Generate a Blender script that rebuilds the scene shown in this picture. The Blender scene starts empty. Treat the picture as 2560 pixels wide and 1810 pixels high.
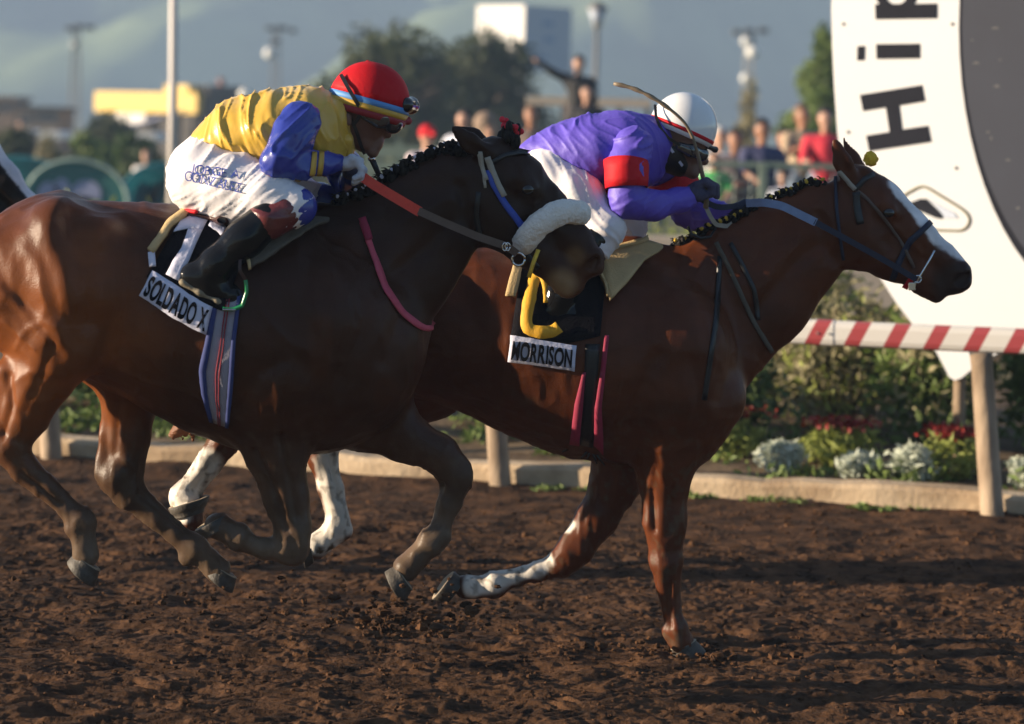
import bpy, math, random
import numpy as np
from mathutils import Vector, Matrix
from mathutils.bvhtree import BVHTree

random.seed(7)
RNG = np.random.default_rng(11)
rad = math.radians
SC = bpy.context.scene
COL = SC.collection

# ------------------------------------------------------------------ camera, sky, sun, exposure
F = 6133.0            # focal length in photo pixels (photo 2560 wide)
CX, HY = 1280.0, 335.0
CAM_H = 1.935
ROLL = rad(1.5)
SUN_EL, SUN_AZ = 11.0, -6.0      # azimuth: shadows run to +x, turned SUN_AZ deg towards the camera

cam_d = bpy.data.cameras.new('camera')
cam = bpy.data.objects.new('camera', cam_d)
COL.objects.link(cam)
cam_d.sensor_width = 36.0
cam_d.lens = 36.0 * F / 2560.0
cam_d.shift_y = (HY - 905.0) / 2560.0
cam_d.clip_start = 0.1
cam_d.clip_end = 6000
cam.matrix_world = Matrix.Translation((0, 0, CAM_H)) @ Matrix.Rotation(math.pi / 2, 4, 'X') @ Matrix.Rotation(ROLL, 4, 'Z')
cam_d.dof.use_dof = True
cam_d.dof.focus_distance = 8.65
cam_d.dof.aperture_fstop = 2.0
SC.camera = cam

world = bpy.data.worlds.new('World')
SC.world = world
world.use_nodes = True
wn = world.node_tree
bg = wn.nodes['Background']
sky = wn.nodes.new('ShaderNodeTexSky')
sky.sky_type = 'NISHITA'
sky.sun_disc = False
sky.sun_elevation = rad(SUN_EL)
sky.sun_rotation = rad(-90 - SUN_AZ)
sky.air_density = 1.0
sky.dust_density = 0.15
sky.ozone_density = 4.0
wn.links.new(sky.outputs[0], bg.inputs[0])
bg.inputs[1].default_value = 0.052

sun_d = bpy.data.lights.new('sun', 'SUN')
sun_d.energy = 5.0
sun_d.angle = rad(0.5)
sun_d.color = (1.0, 0.82, 0.60)
sun = bpy.data.objects.new('sun', sun_d)
COL.objects.link(sun)
sd = Vector((math.cos(rad(SUN_AZ)) * math.cos(rad(SUN_EL)), -math.sin(rad(SUN_AZ)) * math.cos(rad(SUN_EL)), -math.sin(rad(SUN_EL))))
sun.rotation_euler = sd.to_track_quat('-Z', 'Y').to_euler()
sun.location = (-30, 0, 20)

vs = SC.view_settings
vs.view_transform = 'Standard'
vs.look = 'None'
vs.gamma = 1.0
vs.use_curve_mapping = False
vs.exposure = 1.5
SC.cycles.use_denoising = True
SC.cycles.max_bounces = 6
SC.cycles.volume_bounces = 0
SC.cycles.transparent_max_bounces = 6

# ------------------------------------------------------------------ helpers: pixels, frames
cR, sR = math.cos(ROLL), math.sin(ROLL)
def unroll(x, y):
    dx, dy = x - CX, y - HY
    return dx * cR + dy * sR, -dx * sR + dy * cR
def W(x, y, Y):
    a, b = unroll(x, y)
    return Vector((a / F * Y, Y, CAM_H - b / F * Y))

class Frame:
    """vertical plane through (X, Y), turned psi towards the camera; local axes: x along, y away from camera, z up"""
    def __init__(s, X, Y, psi):
        s.X, s.Y, s.psi = X, Y, rad(psi)
        s.n = (-math.sin(s.psi), -math.cos(s.psi))
        s.a = (math.cos(s.psi), -math.sin(s.psi))
        s.S = F / Y
        s.M = Matrix.Translation((X, Y, 0)) @ Matrix.Rotation(-s.psi, 4, 'Z')
    def p(s, x, y, w=0.0):
        a, b = unroll(x, y)
        dx, dz = a / F, -b / F
        t = (w + s.X * s.n[0] + s.Y * s.n[1]) / (dx * s.n[0] + s.n[1])
        px, py, pz = dx * t, t, CAM_H + dz * t
        u = (px - s.X) * s.a[0] + (py - s.Y) * s.a[1]
        return np.array([u, -w, pz])

# ------------------------------------------------------------------ helpers: objects
def tag(o, label=None, cat=None, group=None, kind=None):
    if label: o['label'] = label
    if cat: o['category'] = cat
    if group: o['group'] = group
    if kind: o['kind'] = kind
    return o
def thing(name, label, cat, loc=(0, 0, 0), group=None, matrix=None):
    o = bpy.data.objects.new(name, None)
    o.empty_display_size = 0.2
    COL.objects.link(o)
    if matrix is not None: o.matrix_world = matrix
    else: o.location = loc
    return tag(o, label, cat, group)
def link(name, me, parent=None, kind=None):
    o = bpy.data.objects.new(name, me)
    COL.objects.link(o)
    if parent is not None: o.parent = parent
    if kind: o['kind'] = kind
    return o
def mesh_np(name, V, Fq, mat=None, smooth=True, attr=None):
    V = np.asarray(V, np.float32); Fq = np.asarray(Fq, np.int32)
    me = bpy.data.meshes.new(name)
    n, m, k = len(V), len(Fq), Fq.shape[1]
    me.vertices.add(n); me.vertices.foreach_set('co', V.ravel())
    me.loops.add(m * k); me.loops.foreach_set('vertex_index', Fq.ravel())
    me.polygons.add(m)
    me.polygons.foreach_set('loop_start', np.arange(0, m * k, k, dtype=np.int32))
    me.polygons.foreach_set('use_smooth', np.full(m, smooth))
    me.update(calc_edges=True)
    me.validate()
    if mat: me.materials.append(mat)
    if attr is not None:
        ca = me.color_attributes.new('coat', 'FLOAT_COLOR', 'POINT')
        ca.data.foreach_set('color', np.c_[attr, np.ones(len(attr))].astype(np.float32).ravel())
    return me
def mesh_py(name, V, Fl, mat=None, smooth=False):
    me = bpy.data.meshes.new(name)
    me.from_pydata([tuple(v) for v in V], [], [tuple(f) for f in Fl])
    me.update()
    if smooth: me.polygons.foreach_set('use_smooth', [True] * len(me.polygons))
    if mat: me.materials.append(mat)
    return me
class MB:
    """collects simple shapes into one mesh"""
    def __init__(s): s.V, s.F = [], []
    def add(s, V, Fl):
        o = len(s.V); s.V += [tuple(v) for v in V]; s.F += [tuple(i + o for i in f) for f in Fl]; return s
    def box(s, a, b):
        x0, y0, z0 = a; x1, y1, z1 = b
        return s.add([(x0, y0, z0), (x1, y0, z0), (x1, y1, z0), (x0, y1, z0), (x0, y0, z1), (x1, y0, z1), (x1, y1, z1), (x0, y1, z1)],
                     [(3, 2, 1, 0), (4, 5, 6, 7), (0, 1, 5, 4), (1, 2, 6, 5), (2, 3, 7, 6), (3, 0, 4, 7)])
    def tube(s, pts, r, n=10, cap=True):
        pts = [Vector(p) for p in pts]
        rs = r if isinstance(r, (list, tuple)) else [r] * len(pts)
        V, Fl = [], []
        for i, p in enumerate(pts):
            d = (pts[min(i + 1, len(pts) - 1)] - pts[max(i - 1, 0)]).normalized()
            up = Vector((0, 0, 1)) if abs(d.z) < 0.9 else Vector((0, 1, 0))
            a = d.cross(up).normalized(); b = a.cross(d).normalized()
            for k in range(n):
                t = 2 * math.pi * k / n
                V.append(p + (a * math.cos(t) + b * math.sin(t)) * rs[i])
        for i in range(len(pts) - 1):
            for k in range(n):
                q = (k + 1) % n
                Fl.append((i * n + k, i * n + q, (i + 1) * n + q, (i + 1) * n + k))
        if cap:
            Fl.append(tuple(range(n - 1, -1, -1))); Fl.append(tuple((len(pts) - 1) * n + k for k in range(n)))
        return s.add(V, Fl)
    def ball(s, c, r, nu=12, nv=8):
        c = Vector(c); rx, ry, rz = r if isinstance(r, (tuple, list)) else (r, r, r)
        V = [c + Vector((0, 0, rz))]
        for i in range(1, nv):
            t = math.pi * i / nv
            for k in range(nu):
                p = 2 * math.pi * k / nu
                V.append(c + Vector((rx * math.sin(t) * math.cos(p), ry * math.sin(t) * math.sin(p), rz * math.cos(t))))
        V.append(c - Vector((0, 0, rz)))
        Fl = [(0, 1 + k, 1 + (k + 1) % nu) for k in range(nu)]
        for i in range(nv - 2):
            for k in range(nu):
                a = 1 + i * nu + k; b = 1 + i * nu + (k + 1) % nu
                Fl.append((a, a + nu, b + nu, b))
        e = len(V) - 1; o = 1 + (nv - 2) * nu
        Fl += [(o + (k + 1) % nu, o + k, e) for k in range(nu)]
        return s.add(V, Fl)
    def prism(s, poly, d):
        """poly: list of 3D points (planar, ordered), extruded by vector d"""
        n = len(poly); d = Vector(d)
        V = [Vector(p) for p in poly] + [Vector(p) + d for p in poly]
        Fl = [tuple(range(n)), tuple(range(2 * n - 1, n - 1, -1))] + [((i + 1) % n, i, n + i, n + (i + 1) % n) for i in range(n)]
        return s.add(V, Fl)
    def build(s, name, mat, parent=None, smooth=False, kind=None, bevel=0, subsurf=0):
        o = link(name, mesh_py(name, s.V, s.F, mat, smooth), parent, kind)
        if bevel:
            m = o.modifiers.new('bevel', 'BEVEL'); m.width = bevel; m.segments = 2; m.limit_method = 'ANGLE'; m.angle_limit = rad(40)
        return o

# ------------------------------------------------------------------ helpers: noise
def _hash(i, j, k, seed):
    n = (i * 374761393 + j * 668265263 + k * 2147483647 + seed * 974634541).astype(np.int64)
    n = (n ^ (n >> 13)) * 1274126177
    n = n ^ (n >> 16)
    return (n & 0xffff).astype(np.float32) / 65535.0
def vnoise(P, seed=0):
    P = np.asarray(P, np.float64)
    I = np.floor(P).astype(np.int64); f = P - I
    u = f * f * f * (f * (f * 6 - 15) + 10)
    out = 0
    for a in (0, 1):
        for b in (0, 1):
            for c in (0, 1):
                w = (u[..., 0] if a else 1 - u[..., 0]) * (u[..., 1] if b else 1 - u[..., 1]) * (u[..., 2] if c else 1 - u[..., 2])
                out = out + w * _hash(I[..., 0] + a, I[..., 1] + b, I[..., 2] + c, seed)
    return out * 2 - 1
def fbm(P, oct=4, seed=0, gain=0.5):
    s, a = 0, 1.0
    P = np.asarray(P, np.float64)
    for o in range(oct):
        s = s + a * vnoise(P * (2.03 ** o) + o * 7.3, seed + o); a *= gain
    return s

# ------------------------------------------------------------------ helpers: implicit bodies
def chain(fr, pts, k=0.03, ls=1.0, sign=1):
    """pts: (x px, y px, w m, r px[, lateral scale]) -> round cones in the frame"""
    out = []
    Q = [(fr.p(q[0], q[1], q[2]), q[3] / fr.S, (q[4] if len(q) > 4 else ls)) for q in pts]
    if len(Q) == 1: Q = Q * 2
    for (A, ra, la), (B, rb, lb) in zip(Q[:-1], Q[1:]):
        out.append((A, B, ra, rb, (la + lb) / 2, k, sign))
    return out
def sdf_mesh(prims, h, off=0.0, pad=0.05):
    lo = np.array([np.inf] * 3); hi = -lo
    for A, B, ra, rb, ls, k, sg in prims:
        if sg < 0: continue
        r = max(ra, rb) + off; rv = np.array([r, r * max(ls, 0.3), r])
        lo = np.minimum(lo, np.minimum(A, B) - rv); hi = np.maximum(hi, np.maximum(A, B) + rv)
    lo -= 3 * h + 0.01; hi += 3 * h + 0.01
    n = np.ceil((hi - lo) / h).astype(int) + 1
    D = np.full(n, pad, np.float32)
    ax = [lo[i] + h * np.arange(n[i]) for i in range(3)]
    for A, B, ra, rb, ls, k, sg in prims:
        r = max(ra, rb) + abs(off) + k + pad * 0.6
        rv = np.array([r, r * max(ls, 1.0) if ls > 1 else r, r])
        i0 = np.maximum(np.floor((np.minimum(A, B) - rv - lo) / h).astype(int), 0)
        i1 = np.minimum(np.ceil((np.maximum(A, B) + rv - lo) / h).astype(int) + 1, n)
        if (i1 <= i0).any(): continue
        sl = tuple(slice(a, b) for a, b in zip(i0, i1))
        x = ax[0][sl[0]][:, None, None].astype(np.float32); y = ax[1][sl[1]][None, :, None].astype(np.float32); z = ax[2][sl[2]][None, None, :].astype(np.float32)
        px, py, pz = x - A[0], (y - A[1]) / ls, z - A[2]
        d = B - A; d = np.array([d[0], d[1] / ls, d[2]])
        dd = float(d @ d)
        if dd < 1e-12:
            dist = np.sqrt(px * px + py * py + pz * pz) - ra
        else:
            t = np.clip((px * d[0] + py * d[1] + pz * d[2]) / dd, 0, 1).astype(np.float32)
            qx, qy, qz = px - t * d[0], py - t * d[1], pz - t * d[2]
            dist = np.sqrt(qx * qx + qy * qy + qz * qz) - (ra + (rb - ra) * t)
        dist = (dist * min(1.0, (1 + ls) / 2) - off).astype(np.float32)
        cur = D[sl]
        if sg > 0:
            hh = np.maximum(k - np.abs(cur - dist), 0) / k
            D[sl] = np.minimum(cur, dist) - hh * hh * k * 0.25
        else:
            hh = np.maximum(k - np.abs(cur + dist), 0) / k
            D[sl] = np.maximum(cur, -dist) + hh * hh * k * 0.25
    return surface_nets(D, lo, h)
def surface_nets(D, lo, h):
    s = D < 0
    cnt = np.zeros(tuple(v - 1 for v in D.shape), np.int8)
    offs = [(a, b, c) for a in (0, 1) for b in (0, 1) for c in (0, 1)]
    N = D.shape
    for a, b, c in offs:
        cnt += s[a:N[0] - 1 + a, b:N[1] - 1 + b, c:N[2] - 1 + c]
    act = (cnt > 0) & (cnt < 8)
    ijk = np.argwhere(act)
    idx = np.full(act.shape, -1, np.int32); idx[act] = np.arange(len(ijk))
    acc = np.zeros((len(ijk), 3)); num = np.zeros(len(ijk))
    val = {o: D[ijk[:, 0] + o[0], ijk[:, 1] + o[1], ijk[:, 2] + o[2]] for o in offs}
    for o in offs:
        for axn in range(3):
            if o[axn]: continue
            q = list(o); q[axn] = 1; q = tuple(q)
            va, vb = val[o], val[q]
            m = (va < 0) != (vb < 0)
            t = va[m] / (va[m] - vb[m])
            pt = np.tile(np.array(o, float), (m.sum(), 1)); pt[:, axn] += t
            acc[m] += pt; num[m] += 1
    V = lo + h * (ijk + acc / num[:, None])
    Fs = []
    for axn in range(3):
        b, c = (axn + 1) % 3, (axn + 2) % 3
        s0 = [slice(None)] * 3; s1 = [slice(None)] * 3
        s0[axn] = slice(0, N[axn] - 1); s1[axn] = slice(1, N[axn])
        for q in (b, c):
            s0[q] = slice(1, N[q] - 1); s1[q] = slice(1, N[q] - 1)
        e0 = s[tuple(s0)]; e1 = s[tuple(s1)]
        g = np.argwhere(e0 != e1)
        flip = ~e0[tuple(g.T)]
        g[:, b] += 1; g[:, c] += 1
        def cell(db, dc):
            q = g.copy(); q[:, b] += db; q[:, c] += dc
            return idx[q[:, 0], q[:, 1], q[:, 2]]
        quad = np.stack([cell(-1, -1), cell(0, -1), cell(0, 0), cell(-1, 0)], 1)
        quad[flip] = quad[flip][:, ::-1]
        Fs.append(quad)
    return V, np.concatenate(Fs)
def normals(V, Fq):
    n = np.cross(V[Fq[:, 2]] - V[Fq[:, 0]], V[Fq[:, 3]] - V[Fq[:, 1]])
    N = np.zeros_like(V)
    for i in range(4): np.add.at(N, Fq[:, i], n)
    return N / (np.linalg.norm(N, axis=1, keepdims=True) + 1e-9)
def relax(V, Fq, it=2, lam=0.5):
    for _ in range(it):
        S = np.zeros_like(V); C = np.zeros(len(V))
        for a, b in ((0, 1), (1, 2), (2, 3), (3, 0)):
            np.add.at(S, Fq[:, a], V[Fq[:, b]]); np.add.at(C, Fq[:, a], 1)
        V = V + lam * (S / np.maximum(C, 1)[:, None] - V)
    return V
def segdist(P, poly):
    best = np.full(len(P), 1e9)
    for a, b in zip(poly[:-1], poly[1:]):
        a = np.asarray(a); b = np.asarray(b); d = b - a
        t = np.clip(((P - a) @ d) / (d @ d + 1e-12), 0, 1)
        best = np.minimum(best, np.linalg.norm(P - a - t[:, None] * d, axis=1))
    return best
def sstep(a, b, x):
    t = np.clip((x - a) / (b - a), 0, 1)
    return t * t * (3 - 2 * t)
def mixc(A, B, t): return A * (1 - t[:, None]) + np.asarray(B) * t[:, None]
def bvh_of(V, Fq): return BVHTree.FromPolygons([tuple(v) for v in V.tolist()], [tuple(f) for f in Fq.tolist()])

# ------------------------------------------------------------------ helpers: materials
def mat(name, col, rough=0.6, var=0.15, scale=8.0, bump=0.0, bscale=None, spec=0.5, metal=0.0, attr=None, sheen=0.0, coat=0.0, col2=None, stretch=None, trans=0.0, detail=4.0):
    m = bpy.data.materials.new(name); m.use_nodes = True
    nt = m.node_tree; N = nt.nodes; L = nt.links
    b = N['Principled BSDF']
    b.inputs['Roughness'].default_value = rough
    b.inputs['Specular IOR Level'].default_value = spec
    b.inputs['Metallic'].default_value = metal
    b.inputs['Sheen Weight'].default_value = sheen
    b.inputs['Coat Weight'].default_value = coat
    tc = N.new('ShaderNodeTexCoord')
    vec = tc.outputs['Object']
    if stretch:
        mp = N.new('ShaderNodeMapping'); mp.inputs['Scale'].default_value = stretch
        L.new(vec, mp.inputs[0]); vec = mp.outputs[0]
    nz = N.new('ShaderNodeTexNoise'); nz.inputs['Scale'].default_value = scale; nz.inputs['Detail'].default_value = detail
    L.new(vec, nz.inputs['Vector'])
    mx = N.new('ShaderNodeMix'); mx.data_type = 'RGBA'
    L.new(nz.outputs['Fac'], mx.inputs['Factor'])
    c = np.array(col)
    if attr:
        at = N.new('ShaderNodeAttribute'); at.attribute_name = attr
        ml = []
        for f in (1 - var, 1 + var):
            q = N.new('ShaderNodeMix'); q.data_type = 'RGBA'; q.blend_type = 'MULTIPLY'; q.inputs['Factor'].default_value = 1
            L.new(at.outputs['Color'], q.inputs['A']); q.inputs['B'].default_value = (f, f, f, 1); ml.append(q)
        L.new(ml[0].outputs['Result'], mx.inputs['A']); L.new(ml[1].outputs['Result'], mx.inputs['B'])
    else:
        c2 = np.array(col2) if col2 is not None else np.clip(c * (1 + var), 0, 1)
        mx.inputs['A'].default_value = (*(c if col2 is not None else c * (1 - var)), 1)
        mx.inputs['B'].default_value = (*c2, 1)
    if col2 is not None:
        cr = N.new('ShaderNodeMapRange'); cr.inputs['From Min'].default_value = 0.38; cr.inputs['From Max'].default_value = 0.62
        L.new(nz.outputs['Fac'], cr.inputs['Value']); L.new(cr.outputs[0], mx.inputs['Factor'])
    L.new(mx.outputs['Result'], b.inputs['Base Color'])
    if trans:
        b.inputs['Subsurface Weight'].default_value = 0
        td = N.new('ShaderNodeBsdfTranslucent'); L.new(mx.outputs['Result'], td.inputs['Color'])
        ms = N.new('ShaderNodeMixShader'); ms.inputs[0].default_value = trans
        L.new(b.outputs[0], ms.inputs[1]); L.new(td.outputs[0], ms.inputs[2])
        L.new(ms.outputs[0], N['Material Output'].inputs['Surface'])
    if bump:
        bn = N.new('ShaderNodeTexNoise'); bn.inputs['Scale'].default_value = bscale or scale * 6; bn.inputs['Detail'].default_value = 5
        L.new(vec, bn.inputs['Vector'])
        bp = N.new('ShaderNodeBump'); bp.inputs['Strength'].default_value = bump; bp.inputs['Distance'].default_value = 0.01
        L.new(bn.outputs['Fac'], bp.inputs['Height']); L.new(bp.outputs[0], b.inputs['Normal'])
    return m

M = {}
M['coat'] = mat('horse coat', (.1, .03, .01), rough=.40, var=.32, scale=9, bump=.16, bscale=140, attr='coat', spec=.20, detail=12, stretch=(1, 1, 2.0))
M['hair'] = mat('dark horse hair', (.008, .006, .005), spec=.2, rough=.6, var=.4, scale=60, bump=.6, bscale=120)
M['tail'] = mat('chestnut tail hair', (.16, .055, .018), rough=.6, var=.4, scale=40, bump=.8, bscale=90, stretch=(.3, 1, 1))
M['hoof'] = mat('hoof horn', (.060, .050, .040), rough=.6, var=.5, scale=20, bump=.3)
M['sole'] = mat('dusty hoof sole', (.32, .25, .17), rough=.8, var=.35, scale=30, bump=.5)
M['eye'] = mat('eye', (.008, .005, .004), rough=.06, spec=.8, var=.0)
M['silk_yellow'] = mat('yellow silk', (.66, .40, .045), rough=.32, var=.1, scale=6, bump=.2, bscale=28, sheen=.2, spec=.6)
M['silk_blue'] = mat('blue silk', (.026, .042, .30), rough=.26, var=.12, scale=6, bump=.12, bscale=35, spec=.7)
M['yellow_band'] = mat('yellow band', (.6, .36, .05), rough=.5)
M['silk_purple'] = mat('purple cloth', (.115, .075, .50), rough=.55, var=.1, scale=7, bump=.25, bscale=40)
M['red_cloth'] = mat('red cloth', (.55, .012, .02), rough=.65, var=.1, scale=7, bump=.15, bscale=60, spec=.2)
M['breeches'] = mat('white breeches', (.78, .74, .76), rough=.6, var=.05, scale=9, bump=.15, bscale=40)
M['glove_white'] = mat('pale glove', (.5, .52, .6), rough=.7, var=.15, scale=20, bump=.3)
M['glove_navy'] = mat('navy glove', (.05, .045, .085), rough=.8, var=.3, scale=20, bump=.4)
M['boot'] = mat('black boot leather', (.007, .007, .008), rough=.14, var=.3, scale=10, bump=.3, bscale=25, spec=.3)
M['boot_cuff'] = mat('red brown boot cuff', (.13, .025, .025), rough=.25, var=.5, scale=25, bump=.2, spec=.7)
M['boot_sole'] = mat('worn boot sole', (.20, .165, .11), rough=.75, var=.3, scale=18, bump=.3)
M['skin'] = mat('tanned skin', (.33, .16, .10), rough=.5, var=.12, scale=12, bump=.1, bscale=60)
M['skin_dark'] = mat('dark tanned skin', (.17, .08, .055), rough=.5, var=.12, scale=12, bump=.1, bscale=60)
M['cap_red'] = mat('red cap cloth', (.50, .006, .012), rough=.6, var=.12, scale=10, bump=.2, bscale=80, spec=.2)
M['cap_dark'] = mat('dark red cap edge', (.28, .01, .015), rough=.6)
M['band_blue'] = mat('blue hat band', (.10, .28, .62), rough=.6, var=.1, scale=20)
M['helmet_white'] = mat('white helmet', (.80, .80, .80), rough=.12, var=.03, scale=6, spec=.6, coat=.4)
M['black'] = mat('black strap', (.012, .012, .014), rough=.4, var=.3, scale=30)
M['plastic'] = mat('black gloss plastic', (.01, .01, .012), rough=.12, spec=.7, var=.0)
M['lens'] = mat('smoked goggle lens', (.03, .03, .035), rough=.04, spec=1.0, var=.0, coat=.5)
M['cloth_black'] = mat('black saddle cloth', (.008, .007, .010), spec=.1, rough=.9, var=.3, scale=20, bump=.3)
M['cloth_white'] = mat('white cloth print', (.60, .60, .74), rough=.75, var=.08, scale=20, bump=.3, bscale=60)
M['ink'] = mat('black lettering', (.006, .006, .009), rough=.85, var=.2, spec=.05)
M['ink_blue'] = mat('blue lettering', (.03, .06, .36), rough=.7, var=.2)
M['gold_print'] = mat('yellow cloth print', (.72, .38, .02), rough=.7, var=.1, scale=20, bump=.2)
M['tan'] = mat('tan felt pad', (.52, .37, .18), rough=.8, var=.15, scale=25, bump=.3)
M['pad_grey'] = mat('dark felt with pad shade', (.10, .085, .065), rough=.85, var=.25, scale=20, bump=.3)  # on the saddle flap, tan felt with its shade put into the colour
M['saddle'] = mat('brown saddle leather', (.05, .018, .014), rough=.35, var=.3, scale=20)
M['girth'] = mat('grey girth webbing', (.30, .29, .36), rough=.8, var=.1, scale=40, bump=.3)
M['girth_navy'] = mat('navy girth edge', (.03, .045, .17), rough=.8, var=.1)
M['girth_red'] = mat('dark red girth line', (.22, .015, .03), rough=.8, var=.1)
M['rein_red'] = mat('red rubber rein', (.70, .06, .035), rough=.55, var=.15, scale=60, bump=.4, bscale=200)
M['rein_brown'] = mat('grey brown rein', (.11, .075, .06), rough=.6, var=.2, scale=40)
M['rein_blue'] = mat('pale blue rein', (.20, .27, .44), rough=.6, var=.2, scale=40)
M['navy'] = mat('navy webbing', (.009, .014, .04), rough=.6, var=.2, scale=40)
M['blue_strap'] = mat('bright blue strap', (.03, .07, .40), rough=.5, var=.2, scale=40)
M['grey_strap'] = mat('grey strap', (.34, .31, .26), rough=.6, var=.2, scale=40)
M['pink'] = mat('pink webbing', (.55, .08, .13), rough=.75, var=.2, scale=60, bump=.3)
M['wine'] = mat('wine red webbing', (.30, .02, .06), rough=.75, var=.2, scale=60, bump=.3)
M['wool'] = mat('white fleece', (.80, .75, .69), rough=.95, var=.10, scale=30, bump=.8, bscale=110)
M['steel'] = mat('steel', (.7, .7, .7), rough=.18, metal=1.0, var=.05)
M['green_steel'] = mat('green enamel', (.02, .22, .08), rough=.25, var=.1)
M['whip'] = mat('worn whip', (.20, .15, .095), rough=.5, var=.5, scale=30)
M['gold'] = mat('gold ribbon', (.80, .48, .05), rough=.3, var=.4, scale=60, metal=.2, bump=.4)
M['pom_yellow'] = mat('yellow pompom', (.88, .50, .02), rough=.7, var=.3, scale=50, bump=1.0, bscale=90)
M['pom_red'] = mat('red bow', (.75, .015, .04), rough=.6, var=.3, scale=50, bump=.8, bscale=90)
# ------------------------------------------------------------------ setting materials
M['soil'] = mat('track soil', (.032, .016, .008), rough=.95, var=.5, scale=7, bump=.6, bscale=60, col2=(.105, .051, .024), spec=.15)
M['bed'] = mat('bed soil', (.10, .065, .04), rough=.95, var=.5, scale=5, bump=.6, col2=(.20, .14, .085), spec=.15)
M['kerb'] = mat('sandy concrete kerb', (.36, .25, .15), rough=.9, var=.22, scale=3, bump=.6, bscale=30, col2=(.62, .47, .31), detail=9)
M['post'] = mat('weathered post', (.20, .14, .09), rough=.8, var=.25, scale=7, bump=.5, stretch=(1, 1, .3), col2=(.40, .30, .21), detail=9)
M['lawn'] = mat('dry lawn', (.10, .12, .035), rough=.95, var=.4, scale=.6, col2=(.20, .17, .08), spec=.2)
M['path'] = mat('pale path', (.50, .42, .32), rough=.9, var=.15, scale=1)
M['wall_tan'] = mat('tan plaster wall', (.58, .47, .36), rough=.85, var=.12, scale=2, bump=.2)
M['sign_white'] = mat('white sign paint', (.52, .535, .565), rough=.45, var=.05, scale=1.2, bump=.02, spec=.4)
M['sign_grey'] = mat('slate grey sign paint', (.030, .034, .050), rough=.7, var=.18, scale=2.5, spec=.25, detail=8)
M['sign_dark'] = mat('near black sign paint', (.010, .011, .018), rough=.8, var=.25, scale=5, spec=.15)
M['scuff'] = mat('scuffed paint', (.085, .085, .09), rough=.8, var=.3, scale=30)
M['sign_olive'] = mat('olive line paint', (.20, .18, .11), rough=.6)
M['leaf_mid'] = mat('mid green leaf', (.15, .21, .05), rough=.6, var=.45, scale=3, trans=.25)
M['leaf_lime'] = mat('yellow green leaf', (.30, .34, .08), rough=.6, var=.4, scale=3, trans=.3)
M['leaf_dark'] = mat('dark green leaf', (.075, .12, .035), rough=.6, var=.5, scale=2, trans=.15)
M['leaf_dry'] = mat('dry brown leaf', (.27, .24, .13), rough=.7, var=.5, scale=3, trans=.2)
M['leaf_silver'] = mat('silver white leaf', (.52, .56, .46), rough=.7, var=.2, scale=6, trans=.2)
M['petal_red'] = mat('red petal', (.25, .018, .012), rough=.6, var=.3, scale=6, trans=.25)
M['tree_leaf'] = mat('tree leaf', (.045, .06, .016), rough=.65, var=.5, scale=.8, trans=.2)
M['bark'] = mat('bark', (.09, .065, .045), rough=.9, var=.4, scale=6, bump=.5)
M['pole_white'] = mat('cream pole paint', (.62, .57, .54), rough=.45, var=.05, scale=2)
M['fence_green'] = mat('grey green fence paint', (.20, .25, .20), rough=.6, var=.15, scale=3)
M['wire'] = mat('fence wire', (.22, .27, .26), rough=.5, metal=.3)
M['teal'] = mat('teal tent fabric', (.018, .20, .25), rough=.6, var=.12, scale=2, trans=.15)
M['teal_dark'] = mat('deep green tent fabric', (.016, .13, .13), rough=.6, var=.12, scale=2)
M['lilac'] = mat('lilac grey fabric', (.30, .32, .50), rough=.7, var=.15, scale=3)
M['pale_rim'] = mat('pale tent rim', (.30, .40, .37), rough=.6)
M['yellow_paint'] = mat('yellow fascia paint', (.78, .52, .10), rough=.6, var=.05)
M['white_paint'] = mat('white paint', (.72, .70, .68), rough=.6, var=.05)
M['dark_wall'] = mat('dark brown wall', (.055, .048, .042), rough=.8, var=.3, scale=1)
M['brown_wall'] = mat('brown wall', (.20, .15, .11), rough=.85, var=.2, scale=.6)
M['glass'] = mat('dark window glass', (.03, .035, .045), rough=.08, spec=.8, var=.1)
M['tower'] = mat('tower steel', (.24, .23, .22), rough=.5, metal=.4, var=.1)
M['lamp_glass'] = mat('white lamp glass', (.75, .75, .72), rough=.3)
M['board_grey'] = mat('grey blue paint and billboard shade', (.40, .45, .55), rough=.5, var=.03)  # on the billboard this tone puts shade into its white right face
M['board_mark'] = mat('faded blue print', (.22, .31, .50), rough=.6)
M['board_ink'] = mat('faded grey print', (.42, .43, .42), rough=.6)
M['hill'] = mat('hill slope', (.04, .06, .035), rough=1.0, var=.3, scale=.014, col2=(.20, .25, .12), spec=.0, detail=7)
M['ground'] = mat('ground', (.11, .075, .045), rough=.95, var=.3, scale=.4, col2=(.15, .13, .07), spec=.1)

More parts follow.
